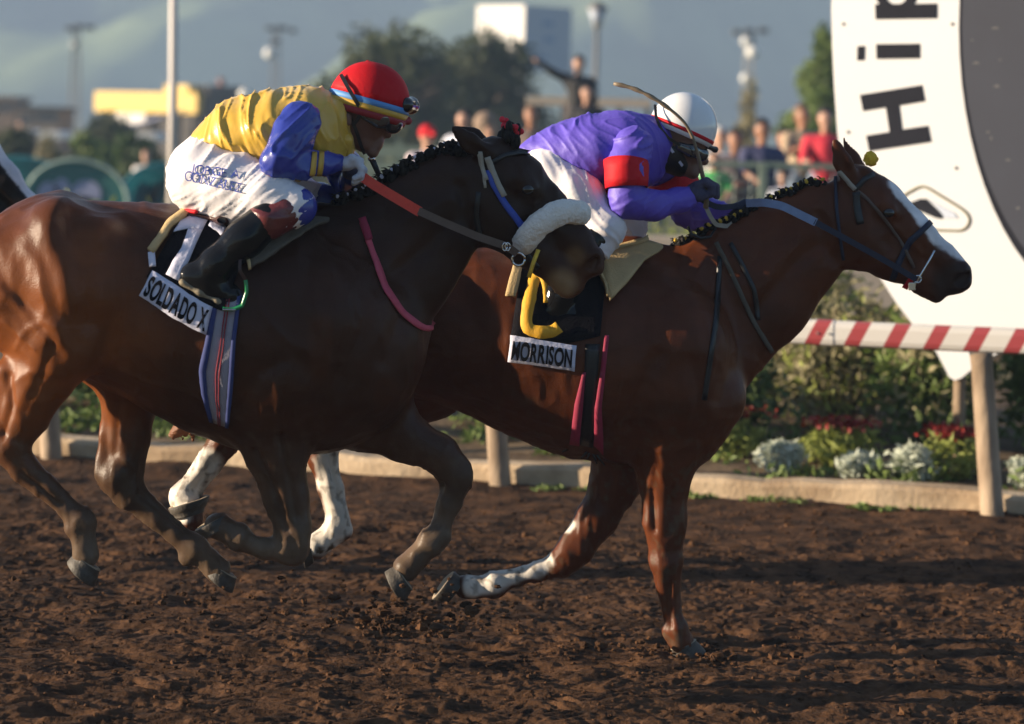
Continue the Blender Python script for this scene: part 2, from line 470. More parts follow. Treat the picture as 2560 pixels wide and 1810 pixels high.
def rail_mat():
    m = mat('red and white rail paint', (.74, .70, .64), rough=.45, var=.05, scale=3)
    nt = m.node_tree; N = nt.nodes; L = nt.links
    tc = N.new('ShaderNodeTexCoord'); sp = N.new('ShaderNodeSeparateXYZ'); L.new(tc.outputs['Object'], sp.inputs[0])
    a = N.new('ShaderNodeMath'); a.operation = 'MULTIPLY'; a.inputs[1].default_value = -.50; L.new(sp.outputs[2], a.inputs[0])
    b = N.new('ShaderNodeMath'); b.operation = 'ADD'; L.new(sp.outputs[0], b.inputs[0]); L.new(a.outputs[0], b.inputs[1])
    c = N.new('ShaderNodeMath'); c.operation = 'MULTIPLY_ADD'; c.inputs[1].default_value = 1 / .2045; c.inputs[2].default_value = 20.36; L.new(b.outputs[0], c.inputs[0])
    f = N.new('ShaderNodeMath'); f.operation = 'FRACT'; L.new(c.outputs[0], f.inputs[0])
    g = N.new('ShaderNodeMath'); g.operation = 'LESS_THAN'; g.inputs[1].default_value = .40; L.new(f.outputs[0], g.inputs[0])
    mx = N.new('ShaderNodeMix'); mx.data_type = 'RGBA'; L.new(g.outputs[0], mx.inputs['Factor'])
    old = N['Principled BSDF'].inputs['Base Color'].links[0].from_socket
    L.new(old, mx.inputs['A']); mx.inputs['B'].default_value = (.40, .065, .07, 1)
    L.new(mx.outputs['Result'], N['Principled BSDF'].inputs['Base Color'])
    return m
M['rail'] = rail_mat()

# ------------------------------------------------------------------ ground, track, hills
TY = rad(13.4)
TT = Vector((math.cos(TY), -math.sin(TY), 0)); TN = Vector((math.sin(TY), math.cos(TY), 0)); TO = Vector((0, 13.3, 0))
def TP(s, d, z=0.0): return TO + TT * s + TN * d + Vector((0, 0, z))
TM = Matrix.Translation(TO) @ Matrix.Rotation(-TY, 4, 'Z')       # local: x along the rail, y away, z up

g = MB(); g.add([(-340, -120, -.06), (340, -120, -.06), (340, 1420, -.06), (-340, 1420, -.06)], [(0, 1, 2, 3)])
tag(g.build('ground', M['ground']), kind='structure')

nx, ny = 880, 720
xs = np.linspace(-3.7, 3.7, nx); ys = np.linspace(7.4, 14.2, ny)
X, Y = np.meshgrid(xs, ys, indexing='ij')
P3 = np.stack([X, Y, np.zeros_like(X)], -1)
P3 = P3 + .05 * np.stack([vnoise(P3 * 6, 1), vnoise(P3 * 6, 2), 0 * X], -1)
dtr = (X * math.sin(TY) + (Y - 13.3) * math.cos(TY))             # distance beyond the rail line
calm = sstep(-1.9, -.6, dtr)
hh = .020 * fbm(P3 * [3.2, 4.4, 1], 2, 3)
big = vnoise(P3 * [5, 13, 1], 21); med = vnoise(P3 * [11, 30, 1], 22); sml = 1 - np.abs(vnoise(P3 * [22, 50, 1], 23)); fin = vnoise(P3 * [38, 78, 1], 24)
hh = hh * .6 + (1 - .6 * calm) * (.006 * big + .006 * med + .006 * (sml - .6) + .0058 * fin) + .0015 * fbm(P3 * 60, 2, 31)
for k in range(100):
    cx, cy, r = RNG.uniform(-3.9, 3.9), RNG.uniform(7.6, 12.6), RNG.uniform(.05, .10)
    i0, i1 = np.searchsorted(xs, [cx - .4, cx + .4]); j0, j1 = np.searchsorted(ys, [cy - .4, cy + .4])
    dd = ((X[i0:i1, j0:j1] - cx) / (r * 1.4)) ** 2 + ((Y[i0:i1, j0:j1] - cy) / r) ** 2
    hh[i0:i1, j0:j1] += -.015 * np.exp(-dd) + .007 * np.exp(-(np.sqrt(dd) - 1.7) ** 2 * 5)
hh += .03 * sstep(-.45, .0, dtr)
V = np.stack([X, Y, hh], -1).reshape(-1, 3)
ii = np.arange(nx * ny).reshape(nx, ny)
Fq = np.stack([ii[:-1, :-1], ii[1:, :-1], ii[1:, 1:], ii[:-1, 1:]], -1).reshape(-1, 4)
tag(link('dirt_track', mesh_np('dirt_track', V, Fq, M['soil'], True)), kind='structure')
# loose clods lying on the dirt
def clods(n, xr, yr, zr, sr, fn=None):
    base = MB().ball((0, 0, 0), 1.0, 7, 5)
    B = np.array(base.V); out = MB()
    for k in range(n):
        x, y = RNG.uniform(*xr), RNG.uniform(*yr)
        s = RNG.uniform(*sr) * (2.2 if RNG.random() < .06 else 1)
        z = RNG.uniform(*zr)
        if fn:
            x, y, z, s = fn(s)
        Q = B * (1 + .35 * RNG.uniform(-1, 1, (len(B), 1))) * np.array([s * RNG.uniform(1, 1.6), s, s * RNG.uniform(.6, .9)]) + [x, y, z]
        out.add(Q, base.F)
    return out
cl = clods(3200, (-3.6, 3.6), (7.6, 12.9), (0, 0), (.004, .010))
# drop each clod on the surface
nb = 7 * 4 + 2
Vc = np.array(cl.V).reshape(-1, nb, 3)
cen = Vc.mean(1)
ix = np.clip(np.searchsorted(xs, cen[:, 0]), 0, nx - 1); iy = np.clip(np.searchsorted(ys, cen[:, 1]), 0, ny - 1)
Vc[:, :, 2] += hh[ix, iy][:, None] + .003
cl.V = [tuple(v) for v in Vc.reshape(-1, 3)]
tag(cl.build('soil_clods', M['soil']), kind='stuff', label='loose clods of brown soil on the track')

# kerb, bed, infield
L0, L1 = -16, 16
k = MB(); kp = []
prof = [(.09, -.10), (.085, .105), (.10, .13), (.27, .13), (.285, .11), (.285, -.1)]
nseg = 160
for i in range(nseg + 1):
    s = L0 + (L1 - L0) * i / nseg
    for d, z in prof:
        kp.append(TP(s, d + .012 * math.sin(s * 7.1) * math.sin(s * 2.3), z + (.012 * math.sin(s * 3.7) + .006 * math.sin(s * 17)) * (z > 0)))
np_ = len(prof)
k.add(kp, [(i * np_ + j, (i + 1) * np_ + j, (i + 1) * np_ + j + 1, i * np_ + j + 1) for i in range(nseg) for j in range(np_ - 1)])
o = k.build('kerb', M['kerb']); tag(o, kind='structure'); o.data.flip_normals()
b = MB()
bx = np.linspace(-16, 16, 160); by = np.linspace(.27, 5.5, 36)
BX, BY = np.meshgrid(bx, by, indexing='ij')
BZ = .105 + .05 * sstep(.3, 2.5, BY) + .02 * fbm(np.stack([BX * 2.5, BY * 3, 0 * BX], -1), 3, 4)
pts = [TP(a, c, z) for a, c, z in zip(BX.ravel(), BY.ravel(), BZ.ravel())]
b.add(pts, [(i * 36 + j, (i + 1) * 36 + j, (i + 1) * 36 + j + 1, i * 36 + j + 1) for i in range(159) for j in range(35)])
tag(b.build('flower_bed_soil', M['bed'], smooth=True), kind='structure')
tag(MB().box((-60, 24.2, -.1), (60, 420, .30)).build('infield_lawn', M['lawn']), kind='structure')
tag(MB().box((-40, 46.5, .2), (-1.0, 49.5, .305)).build('path', M['path']), kind='structure')

hx, hy = 150, 90
gx = np.linspace(-330, 330, hx); gy = np.linspace(620, 1380, hy)
GX, GY = np.meshgrid(gx, gy, indexing='ij')
q = np.stack([GX * .006 + 3, GY * .004, 0 * GX], -1)
spur = np.abs(vnoise(np.stack([GX * .0085 - GY * .0042 + 5, GY * .0012, 0 * GX], -1), 44))
HZ = (GY - 620) / 760 * 215 * (0.85 + .2 * vnoise(q * .7, 40)) - 3
HZ = HZ + (70 * (spur - .35) + 16 * fbm(q * 3, 4, 41)) * sstep(620, 800, GY)
V = np.stack([GX, GY, np.clip(HZ, -3, 236)], -1).reshape(-1, 3)
ii = np.arange(hx * hy).reshape(hx, hy)
Fq = np.stack([ii[:-1, :-1], ii[1:, :-1], ii[1:, 1:], ii[:-1, 1:]], -1).reshape(-1, 4)
tag(link('hills', mesh_np('hills', V, Fq, M['hill'], True)), kind='structure')

# air
hz = MB().box((-345, -140, -1.2), (345, 1440, 240)).build('haze', None)
hm = bpy.data.materials.new('haze air'); hm.use_nodes = True
hn = hm.node_tree; hn.nodes.remove(hn.nodes['Principled BSDF'])
pv = hn.nodes.new('ShaderNodeVolumePrincipled')
pv.inputs['Color'].default_value = (.50, .69, 1.0, 1); pv.inputs['Density'].default_value = .0010; pv.inputs['Anisotropy'].default_value = .0
hn.links.new(pv.outputs[0], hn.nodes['Material Output'].inputs['Volume'])
hz.data.materials.append(hm); tag(hz, kind='stuff', label='pale blue haze over the far hills')

# ------------------------------------------------------------------ rail, finish post
def rail():
    t = thing('running_rail', 'red and white striped running rail on leaning pale posts along the dirt track', 'rail', matrix=TM)
    # bar: rounded box, local x along the rail
    b = MB(); n = 12; V = []
    for s in (-15.8, 15.8):
        for i in range(n):
            a = 2 * math.pi * (i + .5) / n
            V.append((s, -.02 + .055 * math.copysign(abs(math.cos(a)) ** .55, math.cos(a)), .935 + .066 * math.copysign(abs(math.sin(a)) ** .55, math.sin(a))))
    b.add(V, [(i, (i + 1) % n, n + (i + 1) % n, n + i) for i in range(n)] + [tuple(range(n - 1, -1, -1)), tuple(range(n, 2 * n))])
    o = b.build('rail_bar', M['rail'], t); o.data.flip_normals()
    for i in range(-6, 7):
        s = 2.62 * i
        p = MB().tube([(s, 0, -.12), (s - .02, 0, .1), (s - .085, 0, .80), (s - .092, -.01, .872)], [.064, .060, .056, .060], 14)
        po = p.build('rail_post', M['post'], t, True)
        MB().box((s - .15, -.05, .858), (s - .03, .05, .872)).build('bracket', M['tower'], po)
    for s in (-1.45, 1.72, 4.3):                      # sleeve joints of the bar
        j = MB(); V = []; 
        for x in (s - .05, s + .05):
            for i in range(n):
                a = 2 * math.pi * (i + .5) / n
                V.append((x, -.02 + .058 * math.copysign(abs(math.cos(a)) ** .55, math.cos(a)), .935 + .069 * math.copysign(abs(math.sin(a)) ** .55, math.sin(a))))
        j.add(V, [(i, n + i, n + (i + 1) % n, (i + 1) % n) for i in range(n)] + [tuple(range(n)), tuple(range(2 * n - 1, n - 1, -1))])
        jo = j.build('sleeve_joint', M['rail'], t)
        for dx in (-.03, .03): MB().ball((s + dx, -.079, .935), .006, 8, 6).build('bolt', M['tower'], jo, True)
    return t
rail()

SF = Frame(2.45, 13.75, 34.0)
def sign_pts(P, w=0.0): return [SF.p(x, y, w) for x, y in P]
def finish_post():
    t = thing('finish_post', 'tall white finish post sign with upright black letters and a grey disc', 'sign', matrix=SF.M)
    out = [(2110, -420), (2084, -160), (2078, 20), (2080, 110), (2085, 212), (2093, 330), (2107, 446), (2130, 545), (2163, 624), (2200, 694), (2241, 758), (2290, 822), (2341, 881), (2362, 921), (2372, 942), (2386, 951), (2402, 946),
           (2440, 915), (2520, 868), (2640, 800), (2790, 660), (2900, 480), (2960, 240), (2975, 0), (2950, -250), (2860, -480), (2700, -660), (2500, -720), (2300, -640)]
    b = MB().prism(sign_pts(out, .03), (0, .06, 0)).build('sign_board', M['sign_white'], t)
    circ = lambda cx, cy, rx, ry, n=64: [(cx + rx * math.cos(2 * math.pi * i / n), cy + ry * math.sin(2 * math.pi * i / n)) for i in range(n)]
    # grey disc with a dark edge: ellipse in the picture
    cx, cy = 2775, 70
    cyn = lambda r0, r1: circ(cx, cy, r0, r1)
    MB().prism(sign_pts(cyn(378, 1130 * .62 + 8), .034), (0, .004, 0)).build('disc_edge', M['sign_dark'], t)
    MB().prism(sign_pts(circ(cx + 6, cy - 4, 376, 1130 * .62 - 14), .040), (0, .006, 0)).build('grey_disc', M['sign_grey'], t)
    z4 = lambda L: [(1920 + x / 3.245, y / 3.245) for x, y in L]
    let = M['sign_dark']
    Hh = [(745, 770), (1245, 690), (1270, 820), (1060, 855), (1085, 1050), (1295, 1020), (1320, 1150), (820, 1225), (795, 1100), (985, 1070), (955, 870), (770, 900)]
    MB().prism(sign_pts(z4(Hh), .036), (0, .006, 0)).build('letter', let, t)
    i_ = MB().prism(sign_pts(z4([(725, 375), (782, 372), (778, 488), (722, 490)]), .036), (0, .006, 0))
    i_.prism(sign_pts(z4([(876, 358), (1228, 354), (1228, 472), (880, 478)]), .036), (0, .006, 0)).build('letter', let, t)
    p_ = MB().prism(sign_pts(z4([(868, 34), (1368, 28), (1368, 148), (872, 156)]), .036), (0, .006, 0))
    ring = [(1040 + 170 * math.cos(a) * 1.0, -55 + 150 * math.sin(a)) for a in np.linspace(-math.pi, math.pi, 29)]
    for a, c in zip(ring[:-1], ring[1:]):
        f = lambda q: (1040 + (q[0] - 1040) * .55, -55 + (q[1] + 55) * .62)
        p_.prism(sign_pts(z4([a, c, f(c), f(a)]), .0365), (0, .006, 0))
    p_.build('letter', let, t)
    o_ = MB()
    for a, c in zip(ring[:-1], ring[1:]):
        f = lambda q: (1040 + (q[0] - 1040) * .55, -55 + (q[1] + 55) * .62)
        o_.prism(sign_pts(z4([(u, v - 360) for u, v in (a, c, f(c), f(a))]), .0365), (0, .006, 0))
    o_.build('letter', let, t)
    # small emblem: rounded diamond outline with a dark swoosh
    e = MB()
    P = smooth_line([(2225, 520), (2262, 486), (2300, 465), (2310, 464), (2325, 473), (2405, 522), (2424, 540), (2424, 560), (2408, 577), (2335, 575), (2270, 552), (2230, 535), (2225, 520)], 60)
    e.tube(sign_pts(P, .034), .0075, 6).build('emblem_outline', M['sign_olive'], t)
    MB().prism(sign_pts([(2272, 508), (2300, 497), (2314, 497), (2358, 540), (2352, 547), (2340, 545), (2300, 528), (2282, 520)], .037), (0, .004, 0)).build('emblem', M['sign_dark'], t)
    MB().prism(sign_pts([(2322, 500), (2385, 532), (2394, 546), (2362, 545), (2340, 515)], .036), (0, .003, 0)).build('emblem', M['board_grey'], t)
    for x, y, rx, ry in ((2488, 70, 16, 5), (2440, 157, 14, 5), (2492, 215, 12, 6), (2470, 330, 8, 4), (2520, 400, 10, 4), (2430, 100, 6, 3), (2500, 150, 7, 3), (2545, 520, 9, 5), (2478, 345, 4, 9)):
        MB().prism(sign_pts([(x + .6 * rx * math.cos(a) * (1 + .3 * math.sin(3 * a)), y + .6 * ry * math.sin(a)) for a in np.linspace(0, 6.28, 11)[:-1]], .0415), (0, .001, 0)).build('scuff', M['scuff'], t)
    for x, y in ((2108, 60), (2120, 330), (2180, 600), (2330, 840), (2380, 60), (2390, 420), (2250, 700)):
        MB().ball(SF.p(x, y, .032), .010, 8, 6).build('bolt', M['tower'], t, True)
    b0 = SF.p(2400, 940, -.02); MB().tube([(b0[0], b0[1], -.1), (b0[0], b0[1], b0[2] + 1.2)], .035, 12).build('support_pole', M['post'], t, True)
    return t
def smooth_line(P, n):
    P = np.asarray(P, float); d = np.r_[0, np.cumsum(np.linalg.norm(np.diff(P, axis=0), axis=1))]
    t = np.linspace(0, d[-1], n); Q = np.stack([np.interp(t, d, P[:, 0]), np.interp(t, d, P[:, 1])], 1)
    for _ in range(2): Q[1:-1] = (Q[:-2] + 2 * Q[1:-1] + Q[2:]) / 4
    return Q
finish_post()

# ------------------------------------------------------------------ plants
def leaf_cloud(name, blobs, n, size, m, parent=None, shell=.55, kind=None, up=.0, flat=.35):
    """blobs: (centre, radii); many small leaf faces spread through the volume"""
    vol = np.array([b[1][0] * b[1][1] * b[1][2] for b in blobs]) ** .75
    pick = RNG.choice(len(blobs), n, p=vol / vol.sum())
    C = np.array([b[0] for b in blobs])[pick]; R = np.array([b[1] for b in blobs])[pick]
    D = RNG.normal(size=(n, 3)); D /= np.linalg.norm(D, axis=1, keepdims=True)
    r = shell + (1 - shell) * RNG.random(n) ** .6
    r *= 1 + .18 * RNG.normal(size=n)
    P = C + D * R * r[:, None]
    A = RNG.normal(size=(n, 3)) + D * .6; A[:, 2] += up; A /= np.linalg.norm(A, axis=1, keepdims=True)
    B = np.cross(A, RNG.normal(size=(n, 3))); B /= np.linalg.norm(B, axis=1, keepdims=True)
    Nn = np.cross(A, B)
    s = (size * (.6 + .8 * RNG.random(n)))[:, None]
    V = np.stack([P - A * s, P + B * s * flat + Nn * s * .12, P + A * s, P - B * s * flat + Nn * s * .12], 1).reshape(-1, 3)
    Fq = np.arange(4 * n).reshape(n, 4)
    return link(name, mesh_np(name, V, Fq, m, False), parent, kind)
def shrub(label, s, d, h, wx, wy, n, size, m, base=.1, cat='shrub', group=None, m2=None, name='shrub', stems=True):
    t = thing(name, label, cat, TP(s, d, base), group)
    rng = random.Random(int(s * 100 + d * 37))
    bl = []
    for k in range(7):
        a = rng.uniform(0, 6.28); r = rng.uniform(.1, .62)
        bl.append(((r * wx * math.cos(a), r * wy * math.sin(a), h * rng.uniform(.35, .78)), (wx * rng.uniform(.3, .5), wy * rng.uniform(.35, .55), h * rng.uniform(.2, .34))))
    bl.append(((0, 0, h * .45), (wx * .72, wy * .7, h * .46)))
    leaf_cloud('foliage', bl, n, size, m, t, shell=.6)
    if m2: leaf_cloud('foliage', bl[:4], n // 3, size * .9, m2, t, shell=.85)
    if stems:
        b = MB()
        for k in range(6):
            a = rng.uniform(0, 6.28)
            b.tube([(0.03 * math.cos(a), .03 * math.sin(a), -.08), (wx * .3 * math.cos(a), wy * .3 * math.sin(a), h * .4), (wx * .6 * math.cos(a), wy * .6 * math.sin(a), h * .8)], [.014, .010, .004], 5)
        b.build('stems', M['bark'], t)
    return t
hedge_spec = [
    ('tall dry brown green bush behind the striped rail, left of the sign tip', 1.55, 2.4, 1.05, .62, .5, 2600, .045, 'leaf_dry', 'leaf_lime'),
    ('brown flecked bush under the sign, just left of the thin sign pole', 2.15, 1.9, .98, .50, .45, 2300, .045, 'leaf_mid', 'leaf_dry'),
    ('bright green leafy bush around the thin sign pole', 2.85, 2.1, .92, .45, .45, 2200, .05, 'leaf_mid', 'leaf_lime'),
    ('dark green bush at the right edge beyond the leaning rail post', 3.55, 2.2, .95, .55, .5, 2400, .05, 'leaf_dark', 'leaf_lime'),
    ('yellow green bush behind the chestnut neck', 1.15, 3.1, 1.14, .7, .5, 2600, .045, 'leaf_lime', 'leaf_dry'),
    ('low dark bush between the chestnut chest and the brown bush', 1.0, 1.5, .62, .5, .45, 1700, .045, 'leaf_dark', 'leaf_mid'),
    ('low green bush behind the middle rail post', -.15, 1.7, .62, .75, .5, 2000, .05, 'leaf_mid', 'leaf_lime'),
    ('green bush behind the chestnut tail', -2.0, 1.9, .66, .75, .5, 2000, .05, 'leaf_mid', 'leaf_lime'),
    ('dark bush at the left edge behind the hind legs', -3.1, 1.8, .72, .7, .5, 2000, .05, 'leaf_dark', 'leaf_mid'),
]
for lab, s, d, h, wx, wy, n, sz, a, b_ in hedge_spec:
    shrub(lab, s, d, h, wx, wy, n, sz, M[a], m2=M[b_], group='bushes in the bed behind the rail')
silver = [('silver white mound plant nearest the chestnut foreleg', 1.42, .62, .20, .22, .17), ('small silver white mound plant second from the left', 1.86, .60, .17, .19, .15),
          ('largest silver white mound plant left of the right rail post', 2.15, .56, .23, .20, .16), ('silver white mound plant at the right edge beyond the rail post', 2.80, .6, .19, .19, .15)]
for lab, s, d, h, wx, wy in silver:
    shrub(lab, s, d, h * .88, wx * .85, wy * .85, 900, .026, M['leaf_silver'], cat='plant', group='silver leaved mound plants along the kerb', name='silver_plant', stems=False)
reds = [('patch of red flowers between two silver plants', 1.72, .95, .30, .22, .15), ('patch of red flowers beside the right rail post', 2.36, .80, .30, .20, .15),
        ('faint patch of red flowers by the chestnut chest', .98, 1.05, .32, .30, .15), ('patch of red flowers at the right edge', 2.95, 1.0, .28, .2, .15)]
for lab, s, d, h, wx, wy in reds:
    t = thing('red_flowers', lab, 'flowers', TP(s, d, .1), 'red bedding flowers')
    leaf_cloud('leaves', [((0, 0, h * .4), (wx, wy, h * .45))], 500, .035, M['leaf_lime'], t)
    leaf_cloud('petals', [((0, 0, h * .86), (wx * .95, wy * .9, h * .14))], 260, .020, M['petal_red'], t, shell=.2, flat=.6, kind='stuff')
blobs = [((TP(RNG.uniform(-6, 5), RNG.uniform(.35, 3.2), .12)), (RNG.uniform(.1, .3), RNG.uniform(.08, .2), RNG.uniform(.04, .16))) for _ in range(130)]
leaf_cloud('undergrowth', [(tuple(c), r) for c, r in blobs], 9000, .04, M['leaf_mid'], kind='stuff', shell=.2)['label'] = 'low green weeds and grass over the bed'
blobs = [((TP(RNG.uniform(.2, 2.3), -.02 + RNG.uniform(-.06, .08), .03)), (.09, .03, .02)) for _ in range(14)]
leaf_cloud('grass', [(tuple(c), r) for c, r in blobs], 500, .022, M['leaf_mid'], kind='stuff', shell=.2)['label'] = 'thin tufts of grass at the foot of the kerb'

def tree(label, x, ytop, ybot, Y, wpx, n, size, name='broadleaf_tree', group='trees beyond the infield', seed=1, gz=.3, nblob=16, cone=.55, m='tree_leaf'):
    rng = random.Random(seed)
    top = W(x, ytop, Y); bot = W(x, ybot, Y)
    base = Vector((top.x, Y, gz)); h = top.z - gz; r = wpx / 2 / F * Y; hb = max(bot.z - gz, .5)
    t = thing(name, label, 'tree', base, group)
    bl = []
    for k in range(nblob):
        f = k / (nblob - 1); z = hb + (h - hb) * f
        rr = r * (1 - f) ** cone * rng.uniform(.75, 1.05) + r * .08
        a = rng.uniform(0, 6.28)
        q = rng.uniform(.25, .6)
        bl.append(((rr * q * math.cos(a), rr * q * math.sin(a), z - rr * .15), (rr * rng.uniform(.5, .75), rr * rng.uniform(.5, .75), (h - hb) * rng.uniform(.10, .17) + .15)))
    leaf_cloud('crown', bl, n, size, M[m], t, shell=.5)
    b = MB().tube([(0, 0, -.2), (.05, 0, hb * .6), (-.03, .02, hb + (h - hb) * .4), (0, 0, hb + (h - hb) * .8)], [r * .12 + .05, r * .09 + .04, r * .06 + .02, .02], 8)
    for k in range(5):
        a = rng.uniform(0, 6.28); z = hb + (h - hb) * rng.uniform(.05, .5)
        b.tube([(0, 0, z), (r * .3 * math.cos(a), r * .3 * math.sin(a), z + r * .2), (r * .65 * math.cos(a), r * .65 * math.sin(a), z + r * .35)], [r * .05 + .02, r * .03 + .01, .01], 6)
    b.build('trunk', M['bark'], t, True)
    return t
tree('large round dark green tree behind the red capped jockey', 975, 86, 480, 72, 520, 17000, .16, seed=3, cone=.30, nblob=34)
tree('dark green tree below the white billboard', 1222, 100, 480, 76, 410, 13000, .16, seed=4, cone=.28, nblob=30)
tree('slim olive green tree half hidden by the finish post', 2062, 92, 330, 50, 215, 4500, .13, seed=5, m='leaf_mid')
tree('small sparse brown tree below the right light tower', 1872, 210, 400, 60, 90, 700, .12, seed=6, m='leaf_dry', nblob=8)
tree('dark low tree left of the yellow roofed building', 262, 290, 400, 75, 190, 2200, .16, seed=7, cone=.3)
tree('dark bush like tree at the far left edge', 40, 330, 430, 60, 150, 1800, .13, seed=8, cone=.3)
tree('dark green tree right of the teal tents', 335, 348, 460, 52, 160, 2200, .11, seed=9, cone=.25, m='leaf_dark')
tree('olive tree behind the arched teal tent', 225, 345, 420, 56, 150, 1800, .11, seed=10, cone=.25, m='leaf_mid')
tree('brown dry bush beside the dark bush at the left', 118, 352, 430, 56, 80, 900, .10, seed=11, cone=.25, m='leaf_dry')

# ------------------------------------------------------------------ walls, fences, poles
tag(MB().box((-14, 24.0, -.1), (16, 24.25, .97)).build('low_wall', M['wall_tan'], bevel=.01), 'low tan wall seen under the jockey arms', 'wall')
t = thing('clipped_hedge', 'low clipped green hedge on top of the tan wall', 'hedge', (0, 24.9, .3))
leaf_cloud('foliage', [((x, 0, .42), (.5, .25, .42)) for x in np.linspace(-6, 12, 40)], 6000, .06, M['leaf_lime'], t)
def crowd_fence():
    t = thing('crowd_fence', 'grey green wire fence with square posts in front of the crowd', 'fence', (0, 27, .3))
    for i in range(1, 12):
        x = i * 1.28 - .04 + .25
        MB().box((x - .045, -.04, -.1), (x + .045, .04, 1.38)).build('fence_post', M['fence_green'], t, bevel=.006)
    w = MB()
    for k in range(11): w.tube([(1.1, 0, .12 + k * .12), (15, 0, .12 + k * .12)], .008, 5)
    for k in range(77): w.tube([(1.2 + k * .18, .012, .1), (1.2 + k * .18, .012, 1.33)], .004, 4)
    o = w.build('wires', M['wire'], t, kind='stuff')
    MB().box((1.1, -.03, 1.34), (15, .03, 1.40)).build('top_rail', M['fence_green'], t)
crowd_fence()
def slat_fence():
    a = W(905, 500, 40); b = W(1070, 500, 40)
    t = thing('slat_fence', 'pale grey green slat fence behind the dark bay mane', 'fence', (a.x, 40, .3))
    for k in range(5):
        MB().box((0, -.02, .15 + k * .26), (b.x - a.x + 1.2, .02, .36 + k * .26)).build('slat', M['fence_green'], t)
    for x in (0.05, (b.x - a.x) * .5, b.x - a.x + 1.1): MB().box((x, .02, -.1), (x + .08, .1, 1.5)).build('fence_post', M['fence_green'], t)
slat_fence()

p = W(433, 400, 26); top = W(428, -120, 26)
t = thing('flag_pole', 'tall cream white pole rising out of the top of the picture', 'pole', (p.x, 26, .3))
MB().tube([(0, 0, -.1), (-.02, 0, 2.0), (-.09, 0, 5.5)], [.048, .046, .038], 16).build('mast', M['pole_white'], t, True)
MB().tube([(0, 0, -.02), (0, 0, .1)], [.12, .1], 16).build('base_collar', M['pole_white'], t, True)

def light_tower(label, x, ytop, Y, heads, balls, brown=True):
    b0 = W(x, ytop, Y); gz = .0
    t = thing('light_tower', label, 'light tower', (b0.x, Y, gz), 'floodlight towers beyond the infield')
    px = Y / F
    mast = MB(); h = b0.z - gz; r = .10
    for sx, sy in ((-1, -1), (1, -1), (1, 1), (-1, 1)): mast.tube([(sx * .35, sy * .35, 0), (sx * .14, sy * .14, h)], .045, 6)
    nb = 14
    for k in range(nb):
        z0, z1 = h * k / nb, h * (k + 1) / nb; w0 = .35 - .21 * k / nb; w1 = .35 - .21 * (k + 1) / nb
        mast.tube([(-w0, -w0, z0), (w1, -w1, z1)], .02, 4); mast.tube([(w0, -w0, z0), (w1, w1, z1)], .02, 4)
    mast.build('mast', M['tower'], t)
    for hx, hy, wd in heads:
        z = h - (hy - ytop) * px; xx = (hx - x) * px
        q = MB().box((xx - wd / 2 * px, -.25, z - .16), (xx + wd / 2 * px, .1, z + .16)).build('lamp_head', M['tower'], t, bevel=.03)
        MB().box((xx - wd / 2 * px + .05, -.28, z - .11), (xx + wd / 2 * px - .05, -.251, z + .11)).build('lamp_glass', M['glass'], q)
    MB().tube([(min(a[0] for a in heads) * px - x * px, 0, h), (max(a[0] for a in heads) * px - x * px, 0, h)], .05, 6).build('crossarm', M['tower'], t)
    for bx, by, r in balls:
        MB().ball(((bx - x) * px, -.2, h - (by - ytop) * px), r * px, 12, 8).build('globe', M['lamp_glass'], t, True)
light_tower('faint floodlight tower at the far left against the hills', 192, 66, 150, [(176, 72, 22), (198, 66, 18), (226, 68, 24), (190, 112, 14)], [(186, 112, 7)])
light_tower('floodlight tower behind the yellow jockey back', 692, 74, 150, [(676, 72, 22), (706, 70, 30), (734, 76, 18), (690, 104, 26)], [(676, 134, 15)])
light_tower('floodlight tower right of the white helmet', 1874, 78, 130, [(1842, 82, 22), (1872, 78, 24), (1908, 76, 26), (1880, 100, 14)], [(1865, 104, 13), (1882, 130, 17), (1866, 196, 13)])
def lantern():
    Y = 58; b0 = W(1494, 30, Y); px = Y / F
    t = thing('street_lamp', 'tall lantern lamp post against the blue hills', 'lamp post', (b0.x, Y, .3))
    h = b0.z - .3
    MB().tube([(0, 0, -.1), (0, 0, 1.0), (0, 0, h - .38)], [.10, .07, .055], 12).build('post', M['tower'], t, True)
    o = MB().tube([(0, 0, h - .40), (0, 0, h - .32), (0, 0, h - .30)], [.06, .12, .10], 14).build('lantern_base', M['tower'], t, True)
    MB().tube([(0, 0, h - .30), (0, 0, h + .06)], [.11, .22], 10).build('lantern_glass', M['board_grey'], t, True)
    MB().tube([(0, 0, h + .06), (0, 0, h + .10), (0, 0, h + .26)], [.27, .25, .05], 14).build('lantern_roof', M['tower'], t, True)
lantern()
